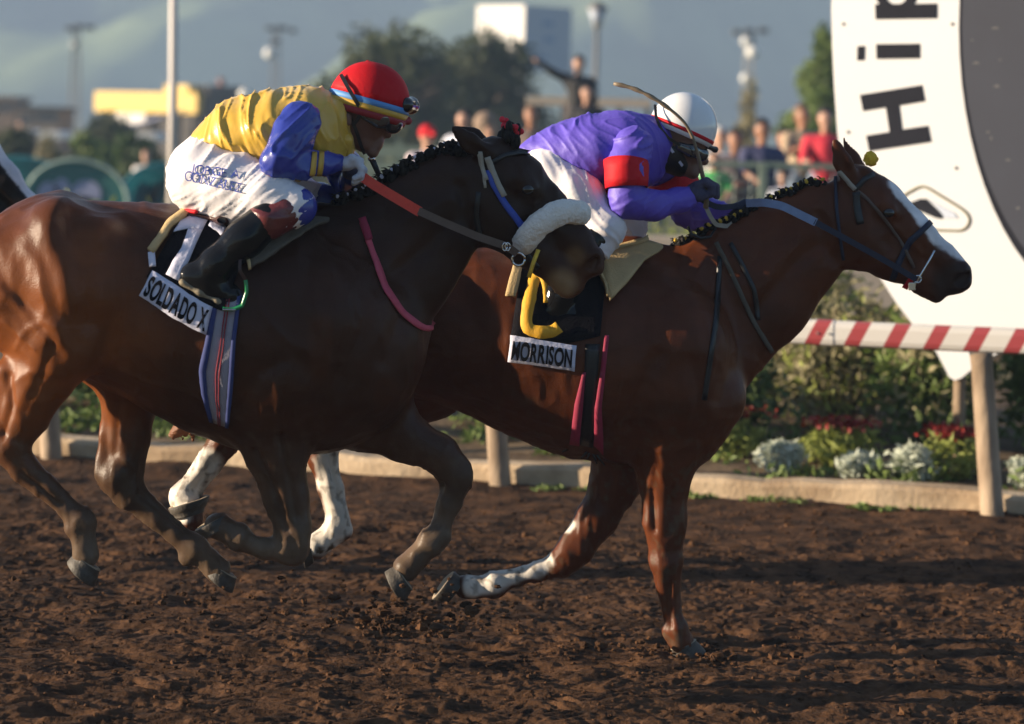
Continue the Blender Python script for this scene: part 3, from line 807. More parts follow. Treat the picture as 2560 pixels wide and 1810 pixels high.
def billboard():
    Y = 105; px = Y / F
    a = W(1188, 150, Y); b = W(1308, 150, Y - 1.0); c = W(1426, 150, Y + 2.2); z1 = W(1300, 12, Y).z; z0 = W(1300, 178, Y).z
    t = thing('billboard', 'two sided white billboard above the trees with shade coloured into one face', 'billboard', (b.x, Y, 0))
    A = Vector((a.x - b.x, 1.6, 0)); B = Vector((0, 0, 0)); Cc = Vector((c.x - b.x, 1.9, 0))
    MB().prism([A + Vector((0, 0, z0)), B + Vector((0, 0, z0)), B + Vector((0, 0, z1)), A + Vector((0, 0, z1))], (0, .15, 0)).build('sunny_face', M['white_paint'], t)
    MB().prism([B + Vector((.01, 0, z0)), Cc + Vector((0, 0, z0)), Cc + Vector((0, 0, z1)), B + Vector((.01, 0, z1))], (0, .15, 0)).build('shade_toned_face', M['board_grey'], t)
    def on(P, Q, u0, u1, v0, v1, m):
        f = lambda u, v: P + (Q - P) * u + Vector((0, -.03, z0 + (z1 - z0) * v))
        MB().prism([f(u0, v0), f(u1, v0), f(u1, v1), f(u0, v1)], (0, .02, 0)).build('print', m, t)
    on(A, B, .28, .55, .46, .54, M['board_ink']); on(A, B, .58, .8, .47, .56, M['board_ink'])
    on(B, Cc, .38, .62, .70, .78, M['board_mark']); on(B, Cc, .42, .64, .46, .54, M['board_mark']); on(B, Cc, .25, .5, .2, .25, M['board_mark'])
    for q in (A, B, Cc): MB().tube([(q.x, q.y + .3, -.1), (q.x, q.y + .3, z0 + .2)], .14, 8).build('support', M['tower'], t, True)
billboard()

# ------------------------------------------------------------------ buildings and tents at the left
def rect(mb, x0, y0, x1, y1, Y, dep, ref):
    a = W(x0, y1, Y); b = W(x1, y0, Y)
    return mb.box((a.x - ref.x, Y - ref.y, a.z - ref.z), (b.x - ref.x, Y + dep - ref.y, b.z - ref.z))
def kiosk():
    Y = 120; ref = Vector((W(360, 300, Y).x, Y, 0))
    t = thing('pavilion', 'low pavilion with a bright yellow fascia at the left', 'building', ref, matrix=Matrix.Translation(ref) @ Matrix.Rotation(rad(-32), 4, 'Z') @ Matrix.Diagonal((1.15, 1, 1, 1)))
    rect(MB(), 240, 283, 500, 420, Y + .4, 4.0, ref).build('wall', M['dark_wall'], t)
    rect(MB(), 217, 234, 506, 278, Y, 5.0, ref).build('fascia', M['yellow_paint'], t)
    rect(MB(), 418, 214, 486, 236, Y - .05, 3.0, ref).build('raised_fascia', M['yellow_paint'], t)
    rect(MB(), 264, 284, 360, 306, Y + .1, .25, ref).build('name_board', M['white_paint'], t)
    for x in (250, 310, 370, 430, 490): rect(MB(), x - 3, 280, x + 3, 420, Y + .1, .2, ref).build('pillar', M['dark_wall'], t)
    rect(MB(), 495, 215, 525, 420, Y + .5, 3.0, ref).build('side_tower', M['dark_wall'], t)
    q = MB(); a = W(372, 330, Y - 3); b = W(500, 296, Y - 3)
    q.prism([Vector((a.x, Y - 3, a.z)) - ref, Vector((b.x, Y - 3, b.z)) - ref, Vector((b.x, Y - 1, b.z + .35)) - ref, Vector((a.x, Y - 1, a.z + .35)) - ref], (0, 0, .08)).build('awning', M['lilac'], t)
kiosk()
def shed(label, x0, y0, x1, y1, Y, m, windows=(), name='shed', roof=None):
    ref = Vector((W((x0 + x1) / 2, y1, Y).x, Y, 0))
    t = thing(name, label, 'building', ref)
    a = W(x0, y1, Y)
    rect(MB(), x0, y0, x1, y1 + 120, Y, 4, ref).build('wall', m, t)
    rect(MB(), x0 - 4, y0 - 5, x1 + 4, y0, Y - .2, 4.4, ref).build('roof', roof or M['dark_wall'], t)
    for wx0, wy0, wx1, wy1 in windows: rect(MB(), wx0, wy0, wx1, wy1, Y - .03, .06, ref).build('window', M['glass'], t)
    return t
shed('brown stepped building at the far left edge', -60, 246, 36, 345, 125, M['brown_wall'], [(-20, 262, 0, 280), (8, 262, 26, 280)], 'brown_building', M['brown_wall'])
shed('low dark building with a deep roof left of the yellow fascia', 36, 272, 150, 345, 122, M['brown_wall'], [(50, 288, 80, 304), (92, 288, 138, 304)], 'low_building')
shed('grey building between the yellow fascia and the yellow jockey', 515, 262, 640, 345, 128, M['dark_wall'], [(530, 276, 560, 296)], 'grey_building')
t = thing('chimney', 'thin brick chimney above the grey building', 'chimney', (W(549, 250, 127).x, 127.5, W(549, 262, 127).z))
MB().tube([(0, 0, -1), (0, 0, 1.4)], [.22, .18], 10).build('stack', mat('brick', (.25, .12, .09), rough=.9), t, True)
t = thing('globe_lamp', 'white globe on a thin mast beside the yellow jockey', 'lamp', (W(612, 236, 90).x, 90, 0))
z = W(612, 236, 90).z
MB().tube([(0, 0, 0), (0, 0, z - .2)], .03, 8).build('mast', M['tower'], t, True); MB().ball((0, 0, z), .24, 14, 10).build('globe', M['lamp_glass'], t, True)
def canopy(label, x0, x1, y, Y, m):
    a, b = W(x0, y, Y), W(x1, y, Y)
    t = thing('canopy', label, 'canopy', ((a.x + b.x) / 2, Y, .0), 'white canopies at the far left')
    w = (b.x - a.x) / 2
    MB().prism([(-w, 0, a.z - .16), (w, 0, a.z - .16), (w, 0, a.z), (w * .7, 0, a.z + .14), (-w * .7, 0, a.z + .14), (-w, 0, a.z)], (0, 2.5, 0)).build('roof', m, t)
    for x in (-w + .05, w - .05): MB().tube([(x, .1, 0), (x, .1, a.z - .1)], .03, 6).build('leg', M['tower'], t)
canopy('pale canopy at the far left edge', 30, 80, 332, 84, M['white_paint'])
canopy('brighter white canopy right of the pale one', 92, 150, 336, 84, M['white_paint'])
canopy('pinkish white canopy beside the cream pole', 332, 392, 340, 84, M['white_paint'])

def dome_tent(label, x0, x1, ytop, ybot, Y, m, rim, front=False, tilt=0.0):
    a, b = W(x0, ybot, Y), W(x1, ybot, Y); top = W((x0 + x1) / 2, ytop, Y)
    w = (b.x - a.x) / 2; z0 = .3; h = top.z - z0
    t = thing('dome_tent', label, 'tent', ((a.x + b.x) / 2, Y, z0), 'teal dome tents on the infield')
    n, k = 24, 8; V = []
    for j in range(k + 1):
        yy = 2.4 * j / k; s = math.sqrt(max(1 - (j / k) ** 2 * .85, .05))
        for i in range(n + 1):
            an = math.pi * i / n
            V.append((w * s * math.cos(an), yy, h * s * math.sin(an) ** .8))
    b_ = MB().add(V, [(j * (n + 1) + i, j * (n + 1) + i + 1, (j + 1) * (n + 1) + i + 1, (j + 1) * (n + 1) + i) for j in range(k) for i in range(n)])
    b_.build('canvas', m, t, True)
    arc = [(w * 1.02 * math.cos(math.pi * i / n), -.02, h * 1.02 * math.sin(math.pi * i / n) ** .8) for i in range(n + 1)]
    MB().tube(arc, .034, 8).build('arch_rim', rim, t, True)
    if front:
        inner = [(w * .97 * math.cos(math.pi * i / n), .06, h * .97 * math.sin(math.pi * i / n) ** .8) for i in range(n + 1)]
        MB().add(inner, [tuple(range(n, -1, -1))]).build('front_panel', M['teal_dark'], t)
        for cx, cz, rx, rz in ((-.55, .30, .22, .26), (-.30, .46, .16, .18), (.18, .34, .30, .28), (-.05, .16, .5, .14)):
            MB().add([(w * (cx + rx * math.cos(q)), .045, h * (cz + rz * math.sin(q))) for q in np.linspace(0, 6.28, 15)[:-1]], [tuple(range(13, -1, -1))]).build('window_print', M['lilac'], t)
dome_tent('teal dome tent with a pale arch and lilac windows behind the bay rump', 62, 318, 402, 512, 46, M['teal'], M['pale_rim'], True)
dome_tent('plain teal tent at the left of the arched one', -90, 190, 396, 512, 49, M['teal'], M['teal'])
dome_tent('plain teal tent between the arched one and the cream pole', 300, 520, 412, 512, 48, M['teal'], M['teal'])
# ------------------------------------------------------------------ helpers for tack and figures
NEAR = Frame(-0.75, 8.4, -5.0)
FAR = Frame(0.25, 9.25, -4.0)

class Surf:
    """surface of a figure that cloth and straps are laid on (camera side)"""
    def __init__(s, fr, V, Fq):
        s.fr, s.bvh = fr, bvh_of(V, Fq)
    def hit(s, x, y, off=0.01, w0=0.3):
        w = w0; res = None
        for _ in range(3):
            q = s.fr.p(x, y, w)
            h = s.bvh.ray_cast(Vector((q[0], -1.2, q[2])), Vector((0, 1, 0)))
            if h[0] is None: break
            w = -h[0].y; res = (h[0], h[1])
        if res is None: return None
        co, no = res
        if no.y > 0: no = -no
        v = co + no * off * 0.6 + Vector((0, -off * 0.4, 0))
        return np.array(v)
def resample(P, n):
    P = np.asarray(P, float)
    d = np.r_[0, np.cumsum(np.linalg.norm(np.diff(P, axis=0), axis=1))]
    t = np.linspace(0, d[-1], n)
    return np.stack([np.interp(t, d, P[:, i]) for i in range(P.shape[1])], 1)
def smooth_path(P, n, it=2):
    Q = resample(P, n)
    for _ in range(it): Q[1:-1] = (Q[:-2] + 2 * Q[1:-1] + Q[2:]) / 4
    return Q
def drape(name, surf, A, B, nu, nv, off, mat_, parent, thick=0.006, w0=0.3, fold=None, sm=2, kind=None):
    A = resample(A, nu); B = resample(B, nu)
    G = np.full((nu, nv, 3), np.nan)
    for i in range(nu):
        for j in range(nv):
            t = j / (nv - 1)
            q = A[i] * (1 - t) + B[i] * t
            h = surf.hit(q[0], q[1], off, w0)
            if h is not None: G[i, j] = h
    yy = G[:, :, 1]
    good = ~np.isnan(yy)
    med = np.median(yy[good]) if good.any() else -0.2
    for i in range(nu):
        for j in range(nv):
            if not good[i, j]:
                t = j / (nv - 1); q = A[i] * (1 - t) + B[i] * t
                k = np.argwhere(good)
                w = -med
                if len(k):
                    kk = k[np.argmin(((k - [i, j]) ** 2).sum(1))]; w = -G[kk[0], kk[1], 1]
                G[i, j] = surf.fr.p(q[0], q[1], w)
    for _ in range(sm):
        H = G.copy()
        H[1:-1] = (H[:-2] + 2 * H[1:-1] + H[2:]) / 4
        if nv > 2: H[:, 1:-1] = (H[:, :-2] + 2 * H[:, 1:-1] + H[:, 2:]) / 4
        G[:, :, 1] = np.minimum(H[:, :, 1], G[:, :, 1])
    if fold is not None: G[:, :, 1] -= fold(nu, nv)
    V = G.reshape(-1, 3)
    Fq = [(i * nv + j, (i + 1) * nv + j, (i + 1) * nv + j + 1, i * nv + j + 1) for i in range(nu - 1) for j in range(nv - 1)]
    o = link(name, mesh_py(name, V, Fq, mat_, True), parent, kind)
    n0 = o.data.polygons[len(Fq) // 2].normal
    if n0.y > 0: o.data.flip_normals()
    sol = o.modifiers.new('thickness', 'SOLIDIFY'); sol.thickness = thick; sol.offset = -1
    return o, G
def strap(name, surf, P, hw, mat_, parent, n=24, off=0.008, thick=0.005, w0=0.3, nv=3):
    """strap along pixel centre line P lying on the surface; hw half width in px"""
    P = smooth_path(P, n, 1)
    T = np.gradient(P, axis=0); T /= np.linalg.norm(T, axis=1, keepdims=True) + 1e-9
    Nn = np.stack([-T[:, 1], T[:, 0]], 1)
    return drape(name, surf, P - Nn * hw, P + Nn * hw, n, nv, off, mat_, parent, thick, w0, sm=1)[0]
def ribbon(name, P, width, thick, mat_, parent, n=40, face=(0, -1, 0), it=2, twist=0.0):
    """free strap along local 3D path"""
    P = smooth_path(np.asarray(P), n, it)
    T = np.gradient(P, axis=0); T /= np.linalg.norm(T, axis=1, keepdims=True) + 1e-9
    f = np.array(face, float)
    V = []
    for i in range(n):
        s_ = np.cross(T[i], f); s_ /= np.linalg.norm(s_) + 1e-9
        q = np.cross(s_, T[i])
        a = twist * math.sin(i / n * 9.0)
        s2 = s_ * math.cos(a) + q * math.sin(a); q2 = q * math.cos(a) - s_ * math.sin(a)
        for u, v in ((-1, -1), (1, -1), (1, 1), (-1, 1)):
            V.append(P[i] + s2 * u * width / 2 + q2 * v * thick / 2)
    Fq = []
    for i in range(n - 1):
        for k in range(4):
            Fq.append((i * 4 + k, i * 4 + (k + 1) % 4, (i + 1) * 4 + (k + 1) % 4, (i + 1) * 4 + k))
    Fq += [(3, 2, 1, 0), tuple((n - 1) * 4 + k for k in range(4))]
    o = link(name, mesh_py(name, V, Fq, mat_), parent)
    return o
def text2d(body, bold=0.02):
    cu = bpy.data.curves.new('text', 'FONT'); cu.body = body; cu.size = 1; cu.offset = bold
    ob = bpy.data.objects.new('text', cu); COL.objects.link(ob)
    dg = bpy.context.evaluated_depsgraph_get()
    me = bpy.data.meshes.new_from_object(ob.evaluated_get(dg))
    V = np.array([v.co[:2] for v in me.vertices]); Fl = [tuple(p.vertices) for p in me.polygons]
    bpy.data.objects.remove(ob); bpy.data.curves.remove(cu); bpy.data.meshes.remove(me)
    return V, Fl
def letters_on(G, surf_off, body, mat_, parent, u0, u1, v0, v1, name='letter', flipv=False, bold=0.03):
    """one mesh per letter, laid on the grid G (nu, nv, 3); text runs along the first index"""
    nu, nv = G.shape[:2]
    adv = 0; parts = []
    for ch in body:
        if ch == ' ': adv += 0.28; continue
        V, Fl = text2d(ch, bold)
        x0 = V[:, 0].min(); wd = V[:, 0].max() - x0
        parts.append((V - [x0, 0], Fl, adv, wd)); adv += wd + 0.07
    tot = adv - 0.07
    for V, Fl, ad, wd in parts:
        t = u0 + (u1 - u0) * (ad + V[:, 0]) / tot
        s_ = v0 + (v1 - v0) * (V[:, 1] / 0.73)
        fi = np.clip(t, 0, 1) * (nu - 1); fj = np.clip(s_, 0, 1) * (nv - 1)
        i = np.minimum(fi.astype(int), nu - 2); j = np.minimum(fj.astype(int), nv - 2)
        a = (fi - i)[:, None]; b = (fj - j)[:, None]
        P = (G[i, j] * (1 - a) + G[i + 1, j] * a) * (1 - b) + (G[i, j + 1] * (1 - a) + G[i + 1, j + 1] * a) * b
        P = P + np.array([0, -surf_off, 0])
        o = link(name, mesh_py(name, P, Fl, mat_), parent)
        if o.data.polygons and o.data.polygons[0].normal.y > 0: o.data.flip_normals()
        sol = o.modifiers.new('thickness', 'SOLIDIFY'); sol.thickness = 0.002; sol.offset = -1
def figure_mesh(name, prims, h, mat_, parent, off=0.0, it=1, folds=None, attrfn=None, kind=None):
    V, Fq = sdf_mesh(prims, h, off)
    if it: V = relax(V, Fq, it)
    if folds is not None:
        Nn = normals(V, Fq); V = V + Nn * folds(V, Nn)[:, None]
    at = attrfn(V, normals(V, Fq)) if attrfn else None
    o = link(name, mesh_np(name, V, Fq, mat_, True, at), parent, kind)
    return o, V, Fq
def hoof(fr, parent, c, e, w, r0, r1, t=(1, 0), name='hoof'):
    """c: coronet px, e: sole centre px, t: direction of the toe in the picture; r in px"""
    A = fr.p(c[0], c[1], w); B = fr.p(e[0], e[1], w)
    ax = (B - A); L = np.linalg.norm(ax); ax /= L
    lat = np.array([0, 1, 0]); fw = np.cross(lat, ax); fw /= np.linalg.norm(fw)
    if fw[0] * t[0] - fw[2] * t[1] < 0: fw = -fw
    V, n = [], 18
    r0, r1 = r0 / fr.S, r1 / fr.S
    prof = [(0.0, r0 * .78), (0.05, r0 * 1.02), (0.14, r0 * .97), (0.5, (r0 + r1) / 2), (0.94, r1), (1.0, r1 * .97), (1.0, r1 * .80), (0.90, r1 * .62), (.88, .12 * r1)]
    for q_, r in prof:
        for k in range(n):
            a = 2 * math.pi * k / n; ca = math.cos(a)
            heel = max(0.0, -ca) ** 1.5                       # heels are lower and split
            x = ca * r * (1.14 if ca > 0 else .96) + .12 * r1 * q_
            V.append(A + ax * L * (q_ - .16 * heel * (q_ > .3)) + fw * x + lat * math.sin(a) * r * (.90 - .12 * heel))
    m = len(prof)
    Fl = [(i * n + k, i * n + (k + 1) % n, (i + 1) * n + (k + 1) % n, (i + 1) * n + k) for i in range(m - 1) for k in range(n)]
    Fl.append(tuple((m - 1) * n + k for k in range(n))); Fl.append(tuple(range(n - 1, -1, -1)))
    me = mesh_py(name, V, Fl, M['hoof'], True)
    me.materials.append(M['sole'])
    for p in me.polygons:
        if p.index >= 5 * n and p.index < 8 * n or p.index == len(Fl) - 2 or p.index < n: p.material_index = 1
    me.update()
    return link(name, me, parent)

# ------------------------------------------------------------------ horses
def carve(fr, V, Fq, marks):
    """muscle grooves (amp > 0) and ridges (amp < 0) on the camera side; marks: (pixel polyline, width px, amp m)"""
    Nn = normals(V, Fq)
    face = sstep(0.1, 0.5, -Nn[:, 1])
    D = np.zeros(len(V))
    for poly, wd, amp in marks:
        P2 = [fr.p(x, y, 0.22)[[0, 2]] for x, y in poly]
        d = segdist(V[:, [0, 2]], P2)
        D += amp * np.exp(-(d / (wd / fr.S)) ** 2)
    return V - Nn * (D * face)[:, None]

def muscle(V, Fq, seed):
    '''fine strands of muscle and skin under the coat, stronger low on the legs'''
    Nn = normals(V, Fq)
    a = 1 - np.abs(vnoise(V * [7, 9, 4] + .8 * np.stack([vnoise(V * 5, seed + 7)] * 3, -1), seed))
    b = 1 - np.abs(vnoise(V * [17, 17, 9], seed + 1)); c = 1 - np.abs(vnoise(V * [30, 30, 7], seed + 2))
    leg = sstep(.95, .7, V[:, 2])
    return V + Nn * ((1 - leg) * (.006 * (a ** 3 - .35) + .0022 * (b ** 3 - .35)) + leg * .006 * (c ** 3 - .3))[:, None]
def near_horse_prims(fr):
    P = []
    c = lambda pts, k=0.05, ls=1.0, sign=1: P.extend(chain(fr, pts, k, ls, sign))
    # trunk
    c([(130, 655, 0, 165, .7), (300, 728, 0, 205, .84), (430, 764, 0, 230, .88), (560, 810, 0, 258, .85), (700, 838, 0, 280, .78), (795, 852, 0, 270, .74)], .08)
    c([(640, 625, 0, 72, .7), (740, 590, 0, 62, .6), (850, 575, 0, 46, .5)], .08)
    c([(40, 690, .06, 140), (-70, 760, .03, 110)], .06); c([(40, 690, -.06, 140), (-70, 760, -.03, 110)], .06)
    c([(160, 600, .16, 100), (240, 600, .185, 52)], .08); c([(190, 720, .17, 125)], .07); c([(150, 575, -.13, 95)], .06)
    c([(75, 760, .10, 140), (160, 840, .18, 105), (95, 960, .16, 66), (66, 1034, .15, 50), (40, 1102, .14, 40)], .05, .85)
    c([(20, 930, .15, 36), (-8, 1060, .14, 17), (-10, 1100, .14, 24)], .03)
    c([(22, 1120, .14, 46), (62, 1172, .14, 35), (120, 1222, .14, 28), (178, 1276, .14, 27)], .02, .85)
    c([(203, 1300, .14, 36), (190, 1318, .14, 28)], .02, .9)
    c([(208, 1312, .14, 30), (210, 1350, .14, 26), (214, 1388, .14, 33)], .02, .95)
    # off hind
    c([(230, 800, -.13, 150), (320, 900, -.13, 112), (325, 1000, -.13, 66), (322, 1090, -.13, 50), (315, 1165, -.13, 46)], .04, .85)
    c([(280, 1000, -.13, 24), (263, 1090, -.13, 15), (252, 1180, -.13, 19)], .015)
    c([(300, 1192, -.13, 56), (322, 1232, -.13, 40), (390, 1290, -.13, 29), (462, 1352, -.13, 29)], .02, .85)
    c([(482, 1370, -.13, 37), (468, 1392, -.13, 24)], .02, .9)
    c([(492, 1378, -.13, 30), (520, 1398, -.13, 28), (545, 1425, -.13, 34)], .02, .95)
    # trailing fore
    c([(800, 800, .17, 150), (720, 900, .17, 130), (680, 940, .18, 100)], .06, .7)
    c([(690, 890, .17, 92), (640, 990, .16, 82), (612, 1050, .15, 46)], .05, .7)
    c([(672, 1045, .14, 88), (690, 1130, .13, 70), (715, 1245, .12, 52), (733, 1320, .12, 40), (728, 1362, .12, 43)], .04, .8)
    c([(732, 1376, .12, 36), (660, 1372, .12, 22), (600, 1352, .12, 23)], .025, .85)
    c([(592, 1342, .12, 36), (560, 1322, .12, 28), (545, 1315, .12, 32)], .02, .95)
    # leading fore
    c([(880, 930, -.1, 150), (920, 1020, -.1, 105), (1015, 1096, -.08, 54), (1100, 1135, -.08, 39), (1137, 1178, -.08, 44)], .05, .8)
    c([(1145, 1200, -.08, 38), (1122, 1262, -.08, 27), (1098, 1325, -.08, 27)], .025, .85)
    c([(1078, 1352, -.08, 37), (1092, 1345, -.08, 34)], .02, .9)
    c([(1075, 1360, -.08, 31), (1042, 1392, -.08, 28), (1015, 1420, -.08, 34)], .02, .95)
    # neck
    c([(850, 720, 0, 185, .5), (960, 642, 0, 148, .44), (1060, 545, 0, 118, .44), (1140, 468, 0, 98, .5)], .06)
    c([(990, 770, 0, 85, .8), (1060, 690, 0, 62, .7), (1150, 585, 0, 45, .7)], .06)
    # head
    c([(1232, 405, 0, 66, .75), (1298, 445, 0, 60, .8), (1370, 522, 0, 48, .75), (1438, 602, 0, 41, .7), (1464, 652, 0, 45, .85)], .03)
    c([(1225, 490, 0, 92, .62), (1250, 540, 0, 80, .6), (1335, 622, 0, 52, .62), (1400, 678, 0, 38, .75), (1432, 708, 0, 33, .9)], .03)
    c([(1300, 446, .045, 34), (1326, 470, .062, 20)], .02); c([(1300, 446, -.045, 34)], .02)
    c([(1485, 640, .03, 24), (1492, 672, .03, 20)], .015); c([(1485, 640, -.03, 24)], .015)
    c([(1392, 690, 0, 30, 1.0), (1418, 722, 0, 27, 1.0)], .015)
    c([(1474, 670, .050, 15), (1490, 648, .046, 9)], .010, 1, -1)
    c([(1392, 684, .055, 6), (1430, 700, .052, 7), (1470, 708, .048, 8), (1500, 702, .03, 6)], .008, 1, -1)
    c([(1214, 384, .055, 27), (1176, 356, .075, 24), (1150, 334, .08, 14), (1128, 314, .08, 4)], .015, .55)
    c([(1214, 375, -.055, 27), (1185, 340, -.07, 20), (1150, 318, -.075, 5)], .015, .55)
    c([(1205, 388, .078, 10), (1168, 360, .096, 10), (1142, 332, .092, 4)], .008, .6, -1)
    return P
NEAR_MARKS = [
    ([(40, 870), (70, 820), (110, 800), (150, 810)], 7, -.004), ([(300, 930), (380, 960), (470, 980), (540, 1010)], 7, -.004), ([(880, 700), (900, 790), (870, 880)], 7, -.0035), ([(680, 930), (700, 990), (690, 1060)], 7, -.004), ([(1400, 560), (1410, 610), (1390, 650)], 6, -.003), ([(1350, 540), (1365, 600)], 6, -.003),
    ([(-30, 640), (40, 745), (110, 830), (150, 880)], 26, .014), ([(70, 560), (120, 660), (150, 760), (200, 850)], 24, .010),
    ([(0, 715), (60, 780), (120, 850)], 12, -.006), ([(180, 545), (205, 640), (222, 730), (225, 800)], 28, .022),
    ([(225, 560), (250, 600)], 20, -.007), ([(260, 640), (300, 760), (290, 860)], 55, .02),
    ([(10, 800), (50, 835), (90, 870)], 5, -.004), ([(130, 860), (110, 930), (60, 1030)], 12, .007),
    ([(20, 940), (30, 1010), (8, 1090)], 9, .010), ([(60, 1000), (90, 960)], 22, -.006),
    ([(700, 900), (640, 930), (606, 1010)], 22, .012), ([(840, 600), (900, 720), (900, 830), (850, 930)], 30, .014),
    ([(780, 640), (740, 780), (720, 860)], 30, .010), ([(760, 900), (800, 960), (790, 1040)], 25, .012),
    ([(950, 720), (1050, 640), (1130, 560)], 20, .012), ([(900, 640), (980, 560), (1080, 470)], 26, .008),
    ([(1010, 790), (960, 900)], 25, .012), ([(640, 1130), (690, 1240), (715, 1330)], 8, .014), ([(700, 1090), (725, 1200), (745, 1300)], 8, .012),
    ([(1160, 470), (1172, 560), (1200, 610)], 16, .014), ([(1345, 510), (1420, 590)], 9, -.006), ([(1330, 560), (1400, 640)], 16, .008),
    ([(1312, 474), (1330, 482)], 12, -.004), ([(1190, 430), (1215, 450)], 14, -.006),
    ([(55, 1190), (150, 1270)], 6, .010), ([(330, 1268), (450, 1362)], 6, .010), ([(1118, 1240), (1090, 1320)], 6, .010), ([(20, 1110), (50, 1130)], 8, -.006), ([(284, 1030), (270, 1165)], 11, .007), ([(300, 1180), (320, 1200)], 10, -.008), ([(745, 1340), (755, 1370)], 10, -.006)] + [
    ([(370 + 42 * i, 660), (385 + 42 * i, 800), (430 + 38 * i, 930)], 9, .0012) for i in range(5)]

def splash(C, V, seed):
    '''mud splashes and dried sweat low on the body'''
    low = sstep(1.15, .55, V[:, 2])
    m = sstep(.42, .62, vnoise(V * 34, seed)) * low * .55 + sstep(.50, .62, vnoise(V * 62, seed + 1)) * low * .5
    C = mixc(C, [.10, .065, .04], np.clip(m, 0, 1))
    sw = sstep(.35, .7, vnoise(V * [9, 9, 4], seed + 2)) * sstep(.9, 1.2, V[:, 2])
    return C * (1 + .35 * sw)[:, None]
def near_coat(fr, V, N, blaze=False):
    S = fr.S
    body = np.array([.150, .045, .012])
    C = np.tile(body, (len(V), 1))
    u = (V[:, 0]) * S; z = V[:, 2]
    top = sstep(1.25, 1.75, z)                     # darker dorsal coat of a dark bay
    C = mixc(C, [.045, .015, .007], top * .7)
    barrel_shade = sstep(-.62, -.30, V[:, 0]) * sstep(.95, .7, V[:, 0])  # shade along the barrel, put into the coat colour
    C = mixc(C, [.020, .008, .005], barrel_shade * (.76 + .10 * np.clip(vnoise(V * 3.1, 77), -1, 1)))
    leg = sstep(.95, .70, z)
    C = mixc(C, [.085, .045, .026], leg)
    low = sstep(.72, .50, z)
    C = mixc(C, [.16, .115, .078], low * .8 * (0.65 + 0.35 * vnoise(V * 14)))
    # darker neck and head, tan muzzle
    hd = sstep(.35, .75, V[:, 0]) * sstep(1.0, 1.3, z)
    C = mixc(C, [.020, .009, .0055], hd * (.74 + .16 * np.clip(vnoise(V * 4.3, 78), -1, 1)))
    q = fr.p(1405, 712, .05); d = np.linalg.norm((V - q)[:, [0, 2]], axis=1)
    C = mixc(C, [.20, .12, .06], sstep(.075, .03, d) * sstep(.0, .03, -V[:, 1] + .02))
    q = fr.p(1440, 640, .05); d = np.linalg.norm((V - q)[:, [0, 2]], axis=1)
    C = mixc(C, [.18, .10, .045], sstep(.05, .01, d) * .7)
    if blaze:
        a = fr.p(1326, 385, 0); b = fr.p(1480, 585, 0)
        d = segdist(V[:, [0, 2]], [a[[0, 2]], b[[0, 2]]])
        C = mixc(C, [.72, .70, .74], sstep(.036, .024, d) * (np.abs(V[:, 1]) < .085))
    C = splash(C, V, 17)
    return np.clip(C * (1 + .25 * fbm(V * 3.0, 3, 5))[:, None], .002, 1)

def plaits(fr, pts, n, r, w, parent, m_hair, tie=None, m_tie=None, surf=None):
    P = resample(pts, n)
    for i in range(n):                                  # sit on the crest of the neck
        q = fr.p(P[i][0], P[i][1], w)
        h = surf.bvh.ray_cast(Vector((q[0], -w, 3)), Vector((0, 0, -1)))
        if h[0] is not None:
            d = (h[0].z - q[2]) * fr.S; P[i][1] -= d + r * .25
    hair = MB(); rng = random.Random(3)
    for i, (x, y) in enumerate(P):
        mb = MB()
        rr = r / fr.S * rng.uniform(.85, 1.2)
        for k in range(9):
            q = fr.p(x + rng.uniform(-.8, .8) * r, y + rng.uniform(-.6, .8) * r, w + rng.uniform(-.012, .022))
            mb.ball(q, (rr * rng.uniform(.25, .7), rr * .5, rr * rng.uniform(.25, .75)), 7, 5)
        for k in range(12):
            q0 = np.array(fr.p(x + rng.uniform(-.6, .6) * r, y + rng.uniform(-.6, .1) * r, w + rng.uniform(-.015, .015)))
            L = rng.uniform(.008, .028) * (r / 20)
            d = np.array([-L, rng.uniform(-.012, .012), rng.uniform(-.4, .5) * L])
            mb.tube([q0, q0 + d * .5 + [0, 0, .004], q0 + d], [.0032, .0022, .0006], 4)
        o = mb.build('mane_plait', m_hair, parent, True)
        if tie:
            t = MB(); q = fr.p(x + rng.uniform(-3, 3), y - r * .55, w + .014)
            for k in range(3):
                t.ball(np.array(q) + np.array([rng.uniform(-1, 1), rng.uniform(-.6, .2), rng.uniform(-1, 1)]) * tie * .6, (tie, tie * .7, tie * rng.uniform(.6, 1.1)), 7, 5)
            t.build('plait_tie', m_tie, o, True)

def eye(fr, parent, x, y, w, r):
    o = MB().ball(fr.p(x, y, w), (r, r * .7, r * .8), 14, 10).build('eye', M['eye'], parent, True)
    return o

H = 0.0095
near_horse = thing('racehorse', 'dark bay racehorse with white fleece noseband and number 1 cloth, galloping nearest', 'horse', matrix=NEAR.M)
nV, nF = sdf_mesh(near_horse_prims(NEAR), H)
nV = relax(nV, nF, 2)
nV = carve(NEAR, nV, nF, NEAR_MARKS)
nV = muscle(nV, nF, 300)
nV = nV + normals(nV, nF) * (0.0018 * fbm(nV * 12, 3, 2))[:, None]
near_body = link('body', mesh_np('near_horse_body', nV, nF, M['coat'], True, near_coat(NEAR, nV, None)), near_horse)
NS = Surf(NEAR, nV, nF)
hoof(NEAR, near_horse, (218, 1400), (192, 1434), .14, 36, 43, (.6, .8))
hoof(NEAR, near_horse, (560, 1422), (538, 1454), -.13, 36, 42, (.75, .67))
hoof(NEAR, near_horse, (546, 1326), (530, 1300), .12, 34, 40, (-1, .3))
hoof(NEAR, near_horse, (1010, 1440), (976, 1464), -.08, 37, 44, (.1, 1))
